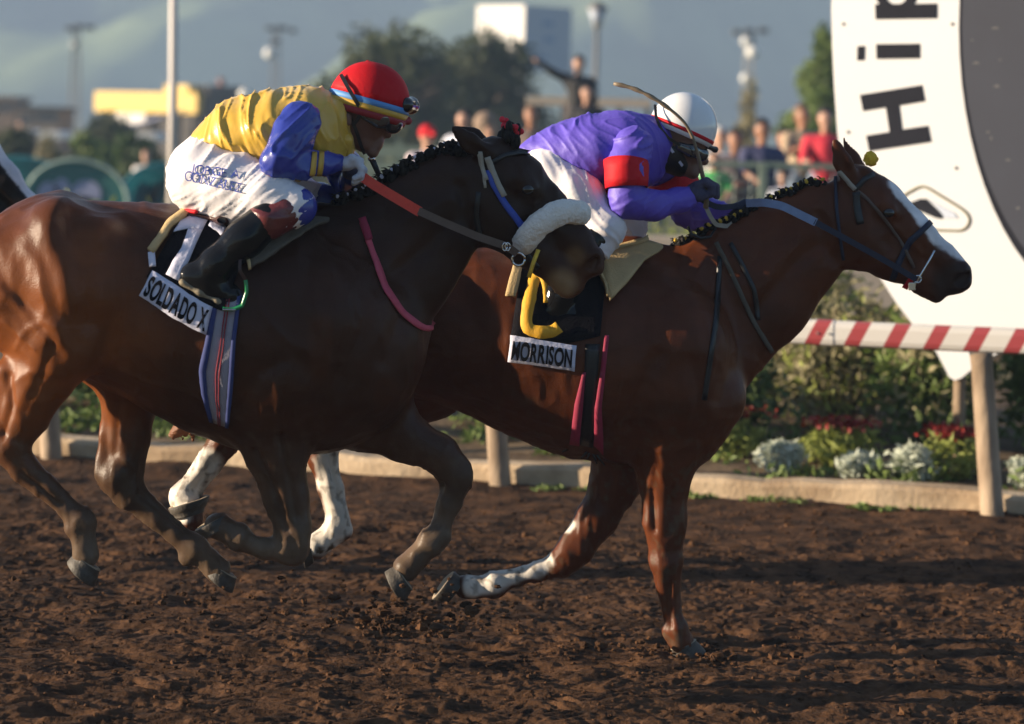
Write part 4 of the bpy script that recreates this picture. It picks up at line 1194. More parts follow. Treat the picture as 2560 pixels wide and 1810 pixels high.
plaits(NEAR, [(845, 545), (905, 515), (925, 470), (985, 452), (1012, 425), (1060, 408), (1110, 388), (1150, 368)], 16, 19, .02, near_horse, M['hair'], .006, M['cloth_white'], NS)
# tuft of hair between the ears with a red bow
t = MB(); rng = random.Random(5)
for k in range(26):
    q = NEAR.p(1272 + rng.gauss(0, 9), 346 + rng.gauss(0, 14), rng.gauss(0, .018)); t.ball(q, (.014, .014, .026), 7, 5)
t.build('forelock', M['hair'], near_horse, True)
t = MB()
for k in range(22):
    q = NEAR.p(1272 + rng.gauss(0, 10) + (k % 2) * 14 - 4, 318 - 4 + (k % 2) * 8 + rng.gauss(0, 5), rng.gauss(0, .014)); t.ball(q, (.011, .008, .011), 7, 5)
tag(t.build('hair_bow', M['pom_red'], near_horse, True), 'red ribbon bow on the forelock')
eye(NEAR, near_horse, 1319, 474, .082, .022)

def far_horse_prims(fr):
    P = []
    c = lambda pts, k=0.05, ls=1.0, sign=1: P.extend(chain(fr, pts, k, ls, sign))
    c([(900, 770, 0, 160, .85), (1010, 785, 0, 182, .85), (1150, 800, 0, 190, .9), (1250, 822, 0, 202, .92), (1350, 855, 0, 225, .88), (1480, 885, 0, 245, .82), (1610, 902, 0, 250, .76)], .08)
    c([(1480, 690, 0, 60, .7), (1580, 670, 0, 56, .6), (1690, 668, 0, 42, .5)], .08)
    c([(890, 740, .12, 130), (840, 800, .12, 95)], .06); c([(890, 740, -.12, 130), (840, 800, -.12, 95)], .06)
    c([(900, 840, .15, 130), (880, 930, .15, 100), (740, 1010, .14, 62), (610, 1058, .13, 44)], .05, .85)
    c([(590, 1066, .13, 46), (560, 1105, .13, 37), (515, 1165, .13, 31), (472, 1228, .13, 29)], .02, .9)
    c([(460, 1242, .13, 36)], .02); c([(462, 1246, .14, 30), (474, 1275, .16, 27), (476, 1302, .17, 30)], .02)
    c([(1020, 880, -.13, 120), (1062, 950, -.14, 100), (950, 1030, -.13, 62), (830, 1080, -.12, 44)], .05, .85)
    c([(806, 1092, -.12, 46), (806, 1140, -.12, 36), (826, 1220, -.12, 29), (845, 1296, -.12, 28)], .02, .9)
    c([(846, 1318, -.12, 35), (858, 1326, -.12, 24)], .02); c([(838, 1328, -.12, 29), (806, 1355, -.12, 27), (790, 1366, -.12, 32)], .02)
    # planted fore
    c([(1690, 870, .16, 140), (1690, 980, .16, 120), (1668, 1110, .14, 82), (1661, 1200, .13, 56), (1662, 1300, .13, 46), (1664, 1385, .13, 41)], .05, .75)
    c([(1664, 1412, .13, 42), (1670, 1462, .13, 28), (1680, 1530, .13, 25)], .02, .9)
    c([(1688, 1568, .13, 32), (1680, 1576, .13, 24)], .02); c([(1690, 1574, .13, 27), (1698, 1594, .13, 26), (1704, 1608, .13, 30)], .02)
    c([(1590, 960, .16, 90), (1560, 1090, .14, 60)], .05, .7)
    # folded fore
    c([(1590, 1000, -.12, 130), (1570, 1110, -.12, 80), (1540, 1205, -.12, 58), (1492, 1296, -.12, 44), (1440, 1368, -.12, 38), (1412, 1400, -.12, 38)], .05, .8)
    c([(1402, 1412, -.12, 32), (1340, 1430, -.12, 24), (1270, 1449, -.12, 24)], .02, .9)
    c([(1236, 1460, -.12, 34)], .02); c([(1228, 1466, -.12, 28), (1190, 1470, -.12, 26), (1165, 1466, -.12, 30)], .02)
    # neck and breast
    c([(1740, 805, 0, 175, .52), (1850, 715, 0, 146, .44), (1960, 630, 0, 116, .44), (2050, 555, 0, 98, .5)], .06)
    c([(1840, 880, 0, 70, .9), (1950, 770, 0, 62, .7), (2050, 660, 0, 45, .7)], .06)
    c([(1780, 1000, .1, 80), (1740, 1090, .1, 62)], .05); c([(1780, 1000, -.1, 80), (1740, 1090, -.1, 62)], .05)
    # head
    c([(2142, 470, 0, 60, .75), (2198, 510, 0, 58, .8), (2280, 582, 0, 51, .75), (2358, 655, 0, 43, .7), (2386, 692, 0, 46, .85)], .03)
    c([(2130, 560, 0, 86, .62), (2150, 592, 0, 80, .6), (2230, 642, 0, 55, .62), (2308, 690, 0, 38, .75), (2340, 718, 0, 33, .9)], .03)
    c([(2205, 515, .045, 34), (2226, 530, .062, 20)], .02); c([(2205, 515, -.045, 34)], .02)
    c([(2406, 678, .03, 24), (2410, 706, .03, 20)], .015); c([(2406, 678, -.03, 24)], .015)
    c([(2300, 712, 0, 24, 1.0), (2340, 736, 0, 22, 1.0)], .015)
    c([(2402, 703, .050, 15), (2416, 686, .046, 9)], .010, 1, -1)
    c([(2306, 712, .055, 6), (2340, 727, .052, 7), (2375, 735, .048, 8), (2412, 738, .03, 6)], .008, 1, -1)
    c([(2122, 436, .055, 24), (2106, 402, .075, 23), (2094, 368, .078, 14), (2083, 342, .078, 4)], .015, .55)
    c([(2148, 430, -.055, 24), (2130, 396, -.07, 19), (2108, 346, -.07, 4)], .015, .55)
    c([(2116, 428, .076, 9), (2104, 400, .096, 11), (2092, 366, .09, 5)], .008, .6, -1)
    return P
FAR_MARKS = [
    ([(1250, 1010), (1330, 1045), (1420, 1070)], 7, -.004), ([(1760, 800), (1780, 900), (1750, 1000)], 7, -.004), ([(1650, 1110), (1655, 1200)], 7, -.004), ([(2320, 620), (2330, 665), (2310, 690)], 6, -.003),
    ([(1790, 640), (1850, 780), (1840, 900), (1800, 1000)], 28, .014), ([(1900, 790), (1980, 690), (2060, 620)], 18, .012),
    ([(1850, 700), (1930, 620), (2010, 540)], 24, .008), ([(1640, 880), (1590, 960), (1560, 1060)], 22, .012),
    ([(1720, 900), (1740, 1000), (1720, 1090)], 24, .012), ([(1630, 1230), (1640, 1330)], 8, .012), ([(1680, 1220), (1675, 1340)], 8, .010), ([(1676, 1460), (1682, 1570)], 6, .010), ([(1350, 1432), (1280, 1452)], 6, .008), ([(560, 1120), (480, 1230)], 7, .012), ([(820, 1150), (846, 1280)], 7, .012),
    ([(2070, 540), (2085, 620), (2110, 660)], 15, .013), ([(2250, 560), (2330, 640)], 8, -.006), ([(2240, 610), (2310, 680)], 14, .008),
    ([(1150, 700), (1180, 820), (1250, 950)], 40, .014)] + [([(1240 + 38 * i, 720), (1255 + 38 * i, 860), (1290 + 34 * i, 980)], 8, .001) for i in range(5)]
def far_coat(fr, V, N):
    C = np.tile(np.array([.145, .038, .010]), (len(V), 1))
    C = mixc(C, [.055, .017, .008], .55 + .3 * np.clip(vnoise(V * 2.6, 91), -1, 1))     # liver chestnut with darker clouds
    hd = sstep(1.05, 1.25, V[:, 0]) * sstep(1.2, 1.5, V[:, 2]); C = mixc(C, [.075, .022, .008], hd * .5)
    mz = fr.p(2390, 715, 0); d = np.linalg.norm((V - mz)[:, [0, 2]], axis=1); C = mixc(C, [.03, .02, .018], sstep(.13, .07, d) * .8)
    white = np.array([.74, .68, .60])
    def sock(poly, r, soft=.012):
        nonlocal C
        P2 = [fr.p(x, y, 0) for x, y in poly]
        d = segdist(V[:, [0, 2]], [p[[0, 2]] for p in P2]) + .012 * fbm(V * 22, 2, 3)
        C = mixc(C, white, sstep(r + soft, r - soft, d))
    sock([(452, 1250), (520, 1140)], .055); sock([(866, 1300), (838, 1160)], .075); sock([(800, 1365), (860, 1300)], .06)
    sock([(1190, 1470), (1360, 1415)], .045); sock([(1432, 1315), (1425, 1330)], .012, .006)
    # blaze down the face
    A = [fr.p(x, y, 0)[[0, 2]] for x, y in ((2212, 458), (2274, 497), (2327, 557), (2405, 642))]
    d = segdist(V[:, [0, 2]], A)
    wd = np.interp(V[:, 0], [A[0][0], A[1][0], A[2][0], A[3][0]], [.012, .046, .054, .016])
    C = mixc(C, [.74, .72, .74], sstep(wd + .007, wd - .007, d + .008 * fbm(V * 30, 2, 8)) * sstep(A[0][0] - .01, A[0][0] + .02, V[:, 0]))
    C = splash(C, V, 27)
    return np.clip(C * (1 + .22 * fbm(V * 3.0, 3, 9))[:, None], .002, 1)

far_horse = thing('racehorse', 'chestnut racehorse with a white blaze and white socks leading past the finish post', 'horse', matrix=FAR.M)
fV, fF = sdf_mesh(far_horse_prims(FAR), H)
fV = relax(fV, fF, 2)
fV = carve(FAR, fV, fF, FAR_MARKS)
fV = muscle(fV, fF, 320)
fV = fV + normals(fV, fF) * (0.0018 * fbm(fV * 12, 3, 4))[:, None]
far_body = link('body', mesh_np('far_horse_body', fV, fF, M['coat'], True, far_coat(FAR, fV, None)), far_horse)
FS = Surf(FAR, fV, fF)
hoof(FAR, far_horse, (470, 1290), (461, 1254), .17, 36, 50, (1, 0))
hoof(FAR, far_horse, (780, 1372), (756, 1376), -.12, 32, 37, (-.3, 1))
hoof(FAR, far_horse, (1705, 1610), (1719, 1647), .13, 32, 39, (1, 0))
hoof(FAR, far_horse, (1142, 1476), (1110, 1454), -.12, 33, 43, (-.67, .74))
plaits(FAR, [(1690, 624), (1800, 600), (1866, 568), (1925, 526), (1985, 484), (2055, 444)], 20, 14, .0, far_horse, M['hair'], .007, M['gold'], FS)
t = MB(); rng = random.Random(9)
q = FAR.p(2177, 397, .05)
t.ball(q, (.026, .026, .028), 14, 10)
for k in range(40):
    a, b = rng.uniform(0, 6.28), math.acos(rng.uniform(-1, 1)); t.ball(np.array(q) + np.array([math.sin(b) * math.cos(a), math.sin(b) * math.sin(a), math.cos(b)]) * .023, .008, 6, 4)
tag(t.build('pompom', M['pom_yellow'], far_horse, True), 'yellow ball on the browband')
eye(FAR, far_horse, 2222, 532, .082, .022)
tp = chain(FAR, [(800, 690, 0, 30), (700, 770, .02, 42), (580, 900, .0, 46), (500, 1000, .03, 36), (436, 1086, .02, 12)], .03)
for k in range(7):
    tp += chain(FAR, [(640, 850 + k * 6, .03 - k * .01, 16), (520 - k * 4, 985 + k * 5, .04 - k * .012, 14), (440 + k * 8, 1075 + (k % 3) * 14, .05 - k * .015, 4)], .012)
figure_mesh('tail', tp, .012, M['tail'], far_horse, folds=lambda V, N: .008 * np.abs(vnoise(V * [14, 40, 60], 4)))

M['tail_dark'] = mat('dark tail hair', (.012, .008, .006), rough=.6, var=.4, scale=40, bump=.8, bscale=90, spec=.2)
tp = chain(NEAR, [(-110, 650, 0, 34), (-210, 690, .02, 46), (-330, 790, .02, 50), (-430, 900, .03, 38), (-500, 1000, .02, 12)], .03)
for k in range(7):
    tp += chain(NEAR, [(-300, 760 + k * 8, .03 - k * .01, 18), (-430 - k * 4, 900 + k * 6, .04 - k * .012, 15), (-520 + k * 10, 1000 + (k % 3) * 16, .05 - k * .015, 4)], .012)
figure_mesh('tail', tp, .012, M['tail_dark'], near_horse, folds=lambda V, N: .008 * np.abs(vnoise(V * [14, 40, 60], 4)))
# the third horse, only its head shows at the left edge
THIRD = Frame(-3.05, 10.55, 3.0)
third = thing('racehorse', 'black racehorse with white blaze whose head shows at the left edge', 'horse', matrix=THIRD.M)
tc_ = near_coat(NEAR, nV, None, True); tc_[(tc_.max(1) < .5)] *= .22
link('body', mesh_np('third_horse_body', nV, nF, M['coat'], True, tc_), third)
for o in list(near_horse.children):
    if o.name.startswith('hoof') or o.name.startswith('eye'):
        q = o.copy(); COL.objects.link(q); q.parent = third
# ------------------------------------------------------------------ jockeys
def dome(fr, name, c, tilt, a, b, h, t0, t1, m, parent, w=0.0, n=40, k=10, grow=0.0, a0=0.0, a1=2 * math.pi, th=None):
    """band of a tilted half ellipsoid between elevations t0..t1 (degrees); a, b, h in px"""
    S = fr.S; C = fr.p(c[0], c[1], w); ti = rad(tilt)
    e1 = np.array([math.cos(ti), 0, -math.sin(ti)]); e2 = np.array([0, -1, 0]); e3 = np.array([math.sin(ti), 0, math.cos(ti)])
    V = []; full = abs(a1 - a0 - 2 * math.pi) < 1e-6; nn = n if full else n + 1
    for i in range(k + 1):
        t = rad(t0 + (t1 - t0) * i / k)
        for j in range(nn):
            q = a0 + (a1 - a0) * j / n
            ct = math.cos(t) ** .9 if math.cos(t) > 0 else 0
            V.append(C + (e1 * (a + grow) * ct * math.cos(q) + e2 * (b + grow) * ct * math.sin(q) + e3 * (h + grow) * math.sin(t)) / S)
    Fl = []
    for i in range(k):
        for j in range(n):
            j2 = (j + 1) % nn if full else j + 1
            Fl.append((i * nn + j, i * nn + j2, (i + 1) * nn + j2, (i + 1) * nn + j))
    o = link(name, mesh_py(name, V, Fl, m, True), parent)
    o.data.flip_normals() if False else None
    s = o.modifiers.new('thickness', 'SOLIDIFY'); s.thickness = (th if th else .006); s.offset = -1
    return o
def fold_fn(amp, along, seed, across=24.0, lng=5.0, mask=None):
    """long creases running along a direction (x, z), sharp at the crest"""
    a = np.array([along[0], 0, along[1]], float); a /= np.linalg.norm(a)
    c = np.array([a[2], 0, -a[0]])
    def f(V, N):
        wv = vnoise(V * 5, seed + 3)
        s = V @ a; t = V @ c + .035 * wv + .02 * np.sin(s * 14 + seed)
        q = np.stack([t * across, V[:, 1] * 7, s * lng], -1)
        n1 = 1 - np.abs(vnoise(q, seed)); n2 = 1 - np.abs(vnoise(q * [1.9, 1.6, 1.4] + 5, seed + 1))
        sel = sstep(-.35, .35, vnoise(V * 6 + 9, seed + 5))
        d = amp * (n1 ** 4 - .22) * (.35 + .65 * sel) + amp * .45 * (n2 ** 4 - .22)
        return d * (mask(V) if mask else 1)
    return f
def hand_prims(fr, wrist, knuck, w, curl, sz=1.0, thumb=None, gap=.019, side=1):
    """closed hand: wrist and knuckle px, curl: three px offsets from the knuckle for the finger joints"""
    P = []
    for i in range(4):
        wi = w + (i - 1.5) * gap
        ln = (1.0, 1.08, 1.02, .82)[i] * sz
        pts = [(wrist[0] + (knuck[0] - wrist[0]) * .45, wrist[1] + (knuck[1] - wrist[1]) * .45, w + (i - 1.5) * gap * .75, 9 * sz), (knuck[0], knuck[1], wi, 8.0 * sz)]
        x, y = knuck
        for (dx, dy), r in zip(curl, (7.4, 6.8, 6.0)):
            x += dx * ln; y += dy * ln
            pts.append((x, y, wi, r * sz))
        P += chain(fr, pts, .006)
    mx, my = (wrist[0] * .5 + knuck[0] * .5), (wrist[1] * .5 + knuck[1] * .5)
    P += chain(fr, [(wrist[0], wrist[1], w, 15 * sz, 1.1), (mx, my, w, 15 * sz, 1.9)], .015)
    if thumb:
        P += chain(fr, [(wrist[0] * .6 + knuck[0] * .4, wrist[1] * .6 + knuck[1] * .4, w + side * .032, 10 * sz), (thumb[0], thumb[1], w + side * .036, 8.5 * sz), (thumb[2], thumb[3], w + side * .022, 7 * sz)], .01)
    return P

# ---- jockey in yellow and blue
J1 = thing('person', 'jockey with red cap, yellow body and blue sleeves crouched on the dark bay', 'person', matrix=NEAR.M)
fr = NEAR
torso1 = chain(fr, [(548, 362, 0, 60, 1.2), (600, 340, 0, 84, 1.25), (690, 328, 0, 92, 1.4), (775, 306, 0, 80, 1.6), (815, 300, 0, 58, 1.3)], .05)
torso1 += chain(fr, [(700, 345, .0, 88, 1.3), (800, 350, 0, 62, 1.4), (850, 365, 0, 30, 1.6)], .05)
torso1 += chain(fr, [(545, 372, .03, 52, 1.4), (640, 392, .05, 34), (735, 418, .05, 26)], .04)
arm1 = chain(fr, [(752, 303, .20, 46), (728, 345, .235, 43), (694, 402, .265, 36)], .03) + chain(fr, [(692, 406, .265, 37), (750, 412, .235, 31), (820, 408, .165, 23), (842, 408, .15, 19)], .02)
arm1b = chain(fr, [(785, 310, -.18, 48), (860, 420, -.25, 42), (888, 490, -.25, 38), (880, 440, -.12, 26)], .03)
hips1 = chain(fr, [(505, 425, 0, 80, 1.15), (545, 395, 0, 78, 1.1)], .05) + chain(fr, [(545, 368, 0, 56, 1.2)], .04)
legR = chain(fr, [(508, 448, .09, 88), (590, 472, .15, 78), (670, 492, .22, 62), (736, 514, .255, 44)], .04)
legL = chain(fr, [(515, 440, -.09, 84), (640, 455, -.2, 66), (800, 508, -.26, 46)], .04)
shinR = chain(fr, [(738, 518, .255, 43), (700, 538, .27, 42)], .03)
shinL = chain(fr, [(800, 512, -.26, 44), (700, 580, -.28, 42)], .03)
bootR = chain(fr, [(672, 545, .28, 43), (610, 598, .285, 42), (540, 660, .285, 36), (512, 690, .285, 34)], .03)
footR = chain(fr, [(482, 692, .285, 31, .85), (530, 716, .285, 31, .85), (580, 742, .285, 23, .95), (600, 752, .285, 17, .95)], .025)
bootL = chain(fr, [(700, 580, -.28, 42), (560, 680, -.29, 34), (620, 730, -.29, 22)], .03)
head1 = chain(fr, [(912, 262, 0, 78, .82)], .02) + chain(fr, [(922, 308, 0, 52, .95), (918, 352, 0, 26, .95)], .03) + chain(fr, [(880, 320, 0, 44, .95), (905, 355, 0, 22, 1.3)], .02)
head1 += chain(fr, [(958, 306, 0, 11), (970, 336, 0, 10)], .012) + chain(fr, [(948, 352, 0, 12, 1.6), (944, 362, 0, 11, 1.6), (932, 380, 0, 15, 1.2)], .01)
head1 += chain(fr, [(868, 290, .095, 11, .5), (872, 306, .095, 8, .5)], .006)
neck1 = chain(fr, [(815, 300, 0, 45, 1.1), (870, 305, 0, 42, 1.05)], .03)
h1 = hand_prims(fr, (846, 410), (892, 408), .13, [(14, 14), (-4, 18), (-16, 8)], 1.15, thumb=(880, 396, 902, 402))
h1b = hand_prims(fr, (872, 432), (905, 440), -.08, [(12, 14), (-4, 16), (-14, 6)], 1.05)
figure_mesh('body', torso1 + arm1 + arm1b + hips1 + legR + legL + shinR + shinL + bootR + bootL + footR + head1 + neck1 + h1 + h1b, .010, M['skin_dark'], J1, off=-.006, it=1)
figure_mesh('head', head1 + chain(fr, [(880, 300, 0, 40, 1.0)], .03), .0055, M['skin_dark'], J1, off=.001, it=2)
mk = lambda V: sstep(-.35, -.15, V[:, 0] * 0 + 0) * 0 + 1
o, jV, jF = figure_mesh('jersey', torso1, .0052, M['silk_yellow'], J1, off=.006, it=2, folds=fold_fn(.014, (.35, -1), 61, 20, 4))
o, aV, aF = figure_mesh('sleeve', arm1, .006, M['silk_blue'], J1, off=.005, it=2, folds=fold_fn(.009, (-.6, -1), 71, 26, 8))
figure_mesh('sleeve', arm1b, .008, M['silk_blue'], J1, off=.005, it=2, folds=fold_fn(.007, (.2, -1), 72))
o, lV, lF = figure_mesh('breeches', hips1 + legR + legL + shinR, .0065, M['breeches'], J1, off=.004, it=2, folds=fold_fn(.010, (.75, .6), 81, 26, 5))
LS = Surf(fr, lV, lF); AS = Surf(fr, aV, aF); JS = Surf(fr, jV, jF)
figure_mesh('glove', h1, .003, M['glove_white'], J1, off=.0005, it=1)
figure_mesh('glove', h1b, .004, M['glove_navy'], J1, off=.0015, it=1)
figure_mesh('knee_patch', chain(fr, [(718, 524, .258, 40), (742, 517, .258, 42)], .02), .006, M['silk_blue'], J1, off=.011, it=1)
figure_mesh('knee_patch', chain(fr, [(798, 510, -.26, 46), (806, 512, -.26, 43)], .02), .008, M['silk_blue'], J1, off=.016, it=1)
figure_mesh('boot_cuff', chain(fr, [(712, 528, .268, 43), (668, 552, .28, 43)], .02), .006, M['boot_cuff'], J1, off=.008, it=1, folds=fold_fn(.004, (1, .3), 85))
bt, _, _ = figure_mesh('boot', bootR + footR, .0055, M['boot'], J1, off=.005, it=2, folds=fold_fn(.005, (.7, -.6), 91, mask=lambda V: sstep(.2, .0, np.abs(V[:, 2] - 1.35))))
figure_mesh('boot_sole', chain(fr, [(458, 705, .285, 13, 2.2), (500, 729, .285, 13, 2.3), (545, 752, .285, 12, 2.6), (598, 770, .285, 10, 2.2)], .012), .005, M['boot_sole'], bt, it=1)
figure_mesh('boot', bootL, .008, M['boot'], J1, off=.005, it=2)
for x0 in (786, 804):
    strap('sleeve_band', AS, [(x0, 380), (x0 - 2, 410), (x0 - 6, 440)], 6.5, M['yellow_band'], J1, n=9, off=.004, thick=.002, w0=.2)
# blue handwriting on the breeches
def write_on(surf, text, A, B, up, m, parent, off=.009, bold=.0, w0=.25):
    """letters along pixel line A-B with height vector up"""
    A, B, up = map(np.array, (A, B, up)); x = 0; parts = []
    for ch in text:
        if ch == ' ': x += .3; continue
        V, Fl = text2d(ch, bold); x0 = V[:, 0].min(); wd = V[:, 0].max() - x0
        parts.append((V - [x0, 0], Fl, x)); x += wd + .06
    for V, Fl, ad in parts:
        P = []
        for vx, vy in V:
            q = A + (B - A) * ((ad + vx) / x) + up * (vy / .73)
            h = surf.hit(q[0], q[1], off, w0); P.append(h if h is not None else surf.fr.p(q[0], q[1], w0))
        o = link('letter', mesh_py('letter', P, Fl, m), parent)
        n0 = sum((p.normal * p.area for p in o.data.polygons), Vector())
        if n0.y > 0: o.data.flip_normals()
        o.modifiers.new('thickness', 'SOLIDIFY').thickness = .0015
write_on(LS, 'JORGE A', (478, 432), (600, 448), (4, -22), M['ink_blue'], J1, bold=-.012)
write_on(LS, 'GONZALEZ', (462, 450), (606, 484), (4, -25), M['ink_blue'], J1, bold=-.012)
# cap
hc = (921, 262); tl = 14
cap = dome(fr, 'cap', hc, tl, 99, 84, 104, 8, 90, M['cap_red'], J1)
dome(fr, 'blue_band', hc, tl, 100, 85, 104, 0, 8, M['band_blue'], J1, k=2)
dome(fr, 'yellow_band', hc, tl, 100, 85, 104, -8, 0, M['yellow_band'], J1, k=2)
dome(fr, 'cap_edge', hc, tl, 101, 86, 104, -17, -8, M['cap_dark'], J1, k=2)
for a_ in (.25, 1.3, 2.35, 3.4, 4.45, 5.5):
    dome(fr, 'seam', hc, tl, 99, 84, 104, 8, 88, M['cap_red'], cap, n=1, k=12, grow=1.6, a0=a_, a1=a_ + .035, th=.003)
MB().ball(fr.p(922 + 24, 155, 0) * 0 + fr.p(920, 160, 0), (.013, .013, .013), 12, 8).build('button', M['cap_red'], cap, True)
figure_mesh('visor', chain(fr, [(1000, 300, .045, 8, 1), (1020, 302, 0, 9, 1), (1000, 300, -.045, 8, 1)], .01), .005, M['cap_dark'], J1)
figure_mesh('spare_goggles', chain(fr, [(1016, 262, .05, 19, 1), (1026, 264, 0, 21, 1), (1016, 262, -.05, 19, 1)], .012), .005, M['plastic'], J1)
figure_mesh('goggles', chain(fr, [(918, 284, .094, 19, .5), (950, 294, .088, 25, .6), (982, 310, .045, 23, .8), (988, 312, -.03, 20)], .012), .005, M['lens'], J1, it=1)
bar = [fr.p(x, y, w) for x, y, w in ((852, 186, .06), (868, 215, .105), (888, 250, .121), (900, 270, .116), (925, 282, .10))]
ribbon('goggle_strap', bar, .013, .003, M['black'], J1, n=24)
ribbon('chin_strap', [fr.p(x, y, w) for x, y, w in ((862, 272, .102), (878, 300, .085), (892, 330, .075), (905, 372, .04), (912, 384, .0))], .012, .004, M['black'], J1, n=24)
ribbon('chin_strap', [fr.p(x, y, w) for x, y, w in ((905, 278, .100), (893, 300, .090), (884, 312, .085))], .012, .004, M['black'], J1, n=16)
ribbon('neck_cord', [fr.p(x, y, w) for x, y, w in ((838, 290, .09), (832, 330, .12), (828, 378, .12))], .014, .004, M['black'], J1, n=16)
figure_mesh('collar', chain(fr, [(845, 300, .05, 20), (866, 350, .07, 15), (872, 388, .05, 10)], .02) + chain(fr, [(845, 300, -.05, 20), (872, 388, -.05, 10)], .02), .006, M['silk_yellow'], J1)
w1 = thing('whip', 'short black whip with a silver cap in the fist of the red capped jockey', 'whip', matrix=fr.M)
b = MB().tube([fr.p(930, 398, -.03), fr.p(945, 432, -.05), fr.p(966, 478, -.08), fr.p(1000, 540, -.1)], [.011, .0095, .008, .005], 10)
b.build('shaft', M['black'], w1, True); MB().ball(fr.p(929, 397, -.03), (.013, .013, .011), 12, 8).build('end_cap', M['steel'], w1, True)

# ---- jockey in purple
J2 = thing('person', 'jockey in purple with red arm bands and white helmet crouched on the chestnut, whip raised', 'person', matrix=FAR.M)
fr = FAR
t2 = chain(fr, [(1335, 378, 0, 30, 1.6), (1400, 385, 0, 66, 1.35), (1480, 384, 0, 88, 1.35), (1560, 370, 0, 84, 1.6), (1615, 358, 0, 62, 1.3)], .05)
t2 += chain(fr, [(1490, 410, 0, 72, 1.3), (1590, 410, 0, 60, 1.3)], .05)
a2 = chain(fr, [(1582, 368, .2, 47), (1566, 420, .235, 42), (1566, 500, .25, 39)], .03) + chain(fr, [(1566, 503, .25, 40), (1630, 514, .2, 33), (1700, 500, .13, 26), (1722, 494, .12, 22)], .02)
a2b = chain(fr, [(1630, 380, -.18, 50), (1680, 450, -.23, 46), (1722, 520, -.24, 44)], .03) + chain(fr, [(1722, 522, -.24, 46), (1780, 545, -.18, 42), (1832, 540, -.09, 26)], .02)
hips2 = chain(fr, [(1365, 430, 0, 70, 1.2), (1400, 400, 0, 62, 1.2)], .05)
l2 = chain(fr, [(1375, 445, .09, 72), (1440, 500, .16, 64), (1512, 572, .235, 46)], .04) + chain(fr, [(1512, 574, .235, 45), (1490, 612, .25, 40)], .03)
l2b = chain(fr, [(1380, 440, -.09, 72), (1480, 500, -.18, 58), (1568, 560, -.24, 44)], .04) + chain(fr, [(1568, 562, -.24, 42), (1572, 606, -.25, 36)], .03)
b2 = chain(fr, [(1490, 600, .25, 42), (1450, 660, .26, 42), (1400, 740, .265, 35), (1385, 776, .265, 33)], .03)
f2 = chain(fr, [(1372, 782, .265, 34, .8), (1430, 796, .265, 36, .8), (1500, 812, .265, 26, .9), (1516, 818, .265, 18, .9)], .02)
b2b = chain(fr, [(1572, 600, -.25, 38), (1450, 740, -.26, 34), (1510, 800, -.26, 24)], .03)
hd2 = chain(fr, [(1706, 330, 0, 72, .82)], .02) + chain(fr, [(1716, 370, 0, 50, .95), (1722, 412, 0, 26, .95)], .03) + chain(fr, [(1670, 375, 0, 44, .95), (1705, 415, 0, 24, 1.2)], .02)
hd2 += chain(fr, [(1752, 382, 0, 10), (1762, 404, 0, 10)], .012) + chain(fr, [(1742, 418, 0, 12, 1.6), (1732, 432, 0, 16, 1.2)], .01)
nk2 = chain(fr, [(1620, 358, 0, 46, 1.1), (1672, 360, 0, 44, 1.05)], .03)
h2 = hand_prims(fr, (1724, 494), (1742, 464), .10, [(17, -8), (17, 10), (2, 17)], 1.3, thumb=(1748, 492, 1774, 486))
h2 += chain(fr, [(1748, 482, .10, 17, 1.7)], .01)
h2b = hand_prims(fr, (1838, 538), (1868, 512), -.06, [(12, 14), (-2, 18), (-14, 10)], 1.1, thumb=(1842, 518, 1862, 506))
figure_mesh('body', t2 + a2 + a2b + hips2 + l2 + l2b + b2 + b2b + f2 + hd2 + nk2 + h2 + h2b, .010, M['skin_dark'], J2, off=-.006)
figure_mesh('head', hd2 + chain(fr, [(1676, 362, 0, 42, 1.0)], .03), .006, M['skin_dark'], J2, off=.001, it=2)
figure_mesh('neck_gaiter', chain(fr, [(1645, 362, 0, 50, 1.05), (1676, 382, 0, 46, 1.0), (1700, 412, 0, 28, 1.1)], .03), .007, M['black'], J2, off=.003)
figure_mesh('jersey', t2, .0055, M['silk_purple'], J2, off=.006, it=2, folds=fold_fn(.010, (.7, -1), 161, 20, 4))
figure_mesh('sleeve', a2, .006, M['silk_purple'], J2, off=.005, it=2, folds=fold_fn(.009, (1, .35), 171, 26, 8))
figure_mesh('sleeve', a2b, .007, M['silk_purple'], J2, off=.005, it=2, folds=fold_fn(.011, (1, .3), 172, 28, 9))
figure_mesh('arm_band', chain(fr, [(1566, 432, .2365, 46), (1566, 466, .2425, 44.5)], .01), .006, M['red_cloth'], J2, off=.0095, it=1) if False else None
def band_from(prims_fr, pts, m, parent, name='arm_band', n=28):
    """open sleeve ring round a limb: pts (x, y, w, r px)"""
    V = []; k = len(pts)
    Q = [(prims_fr.p(*p[:3]), p[3] / prims_fr.S) for p in pts]
    for i, (c, r) in enumerate(Q):
        d = Q[min(i + 1, k - 1)][0] - Q[max(i - 1, 0)][0]; d /= np.linalg.norm(d)
        u = np.cross(d, [0, 1, 0]); u /= np.linalg.norm(u); v = np.cross(u, d)
        for j in range(n):
            a_ = 2 * math.pi * j / n
            rr = r * (1 + .03 * math.sin(3 * a_ + i) + .02 * math.sin(7 * a_ + 2 * i))
            V.append(c + (u * math.cos(a_) + v * math.sin(a_)) * rr)
    Fl = [(i * n + j, i * n + (j + 1) % n, (i + 1) * n + (j + 1) % n, (i + 1) * n + j) for i in range(k - 1) for j in range(n)]
    o = link(name, mesh_py(name, V, Fl, m, True), parent)
    o.modifiers.new('thickness', 'SOLIDIFY').thickness = .004
    return o
band_from(fr, [(1566, 402, .228, 53), (1565, 424, .236, 52), (1565, 448, .241, 51), (1566, 470, .246, 50)], M['red_cloth'], J2)
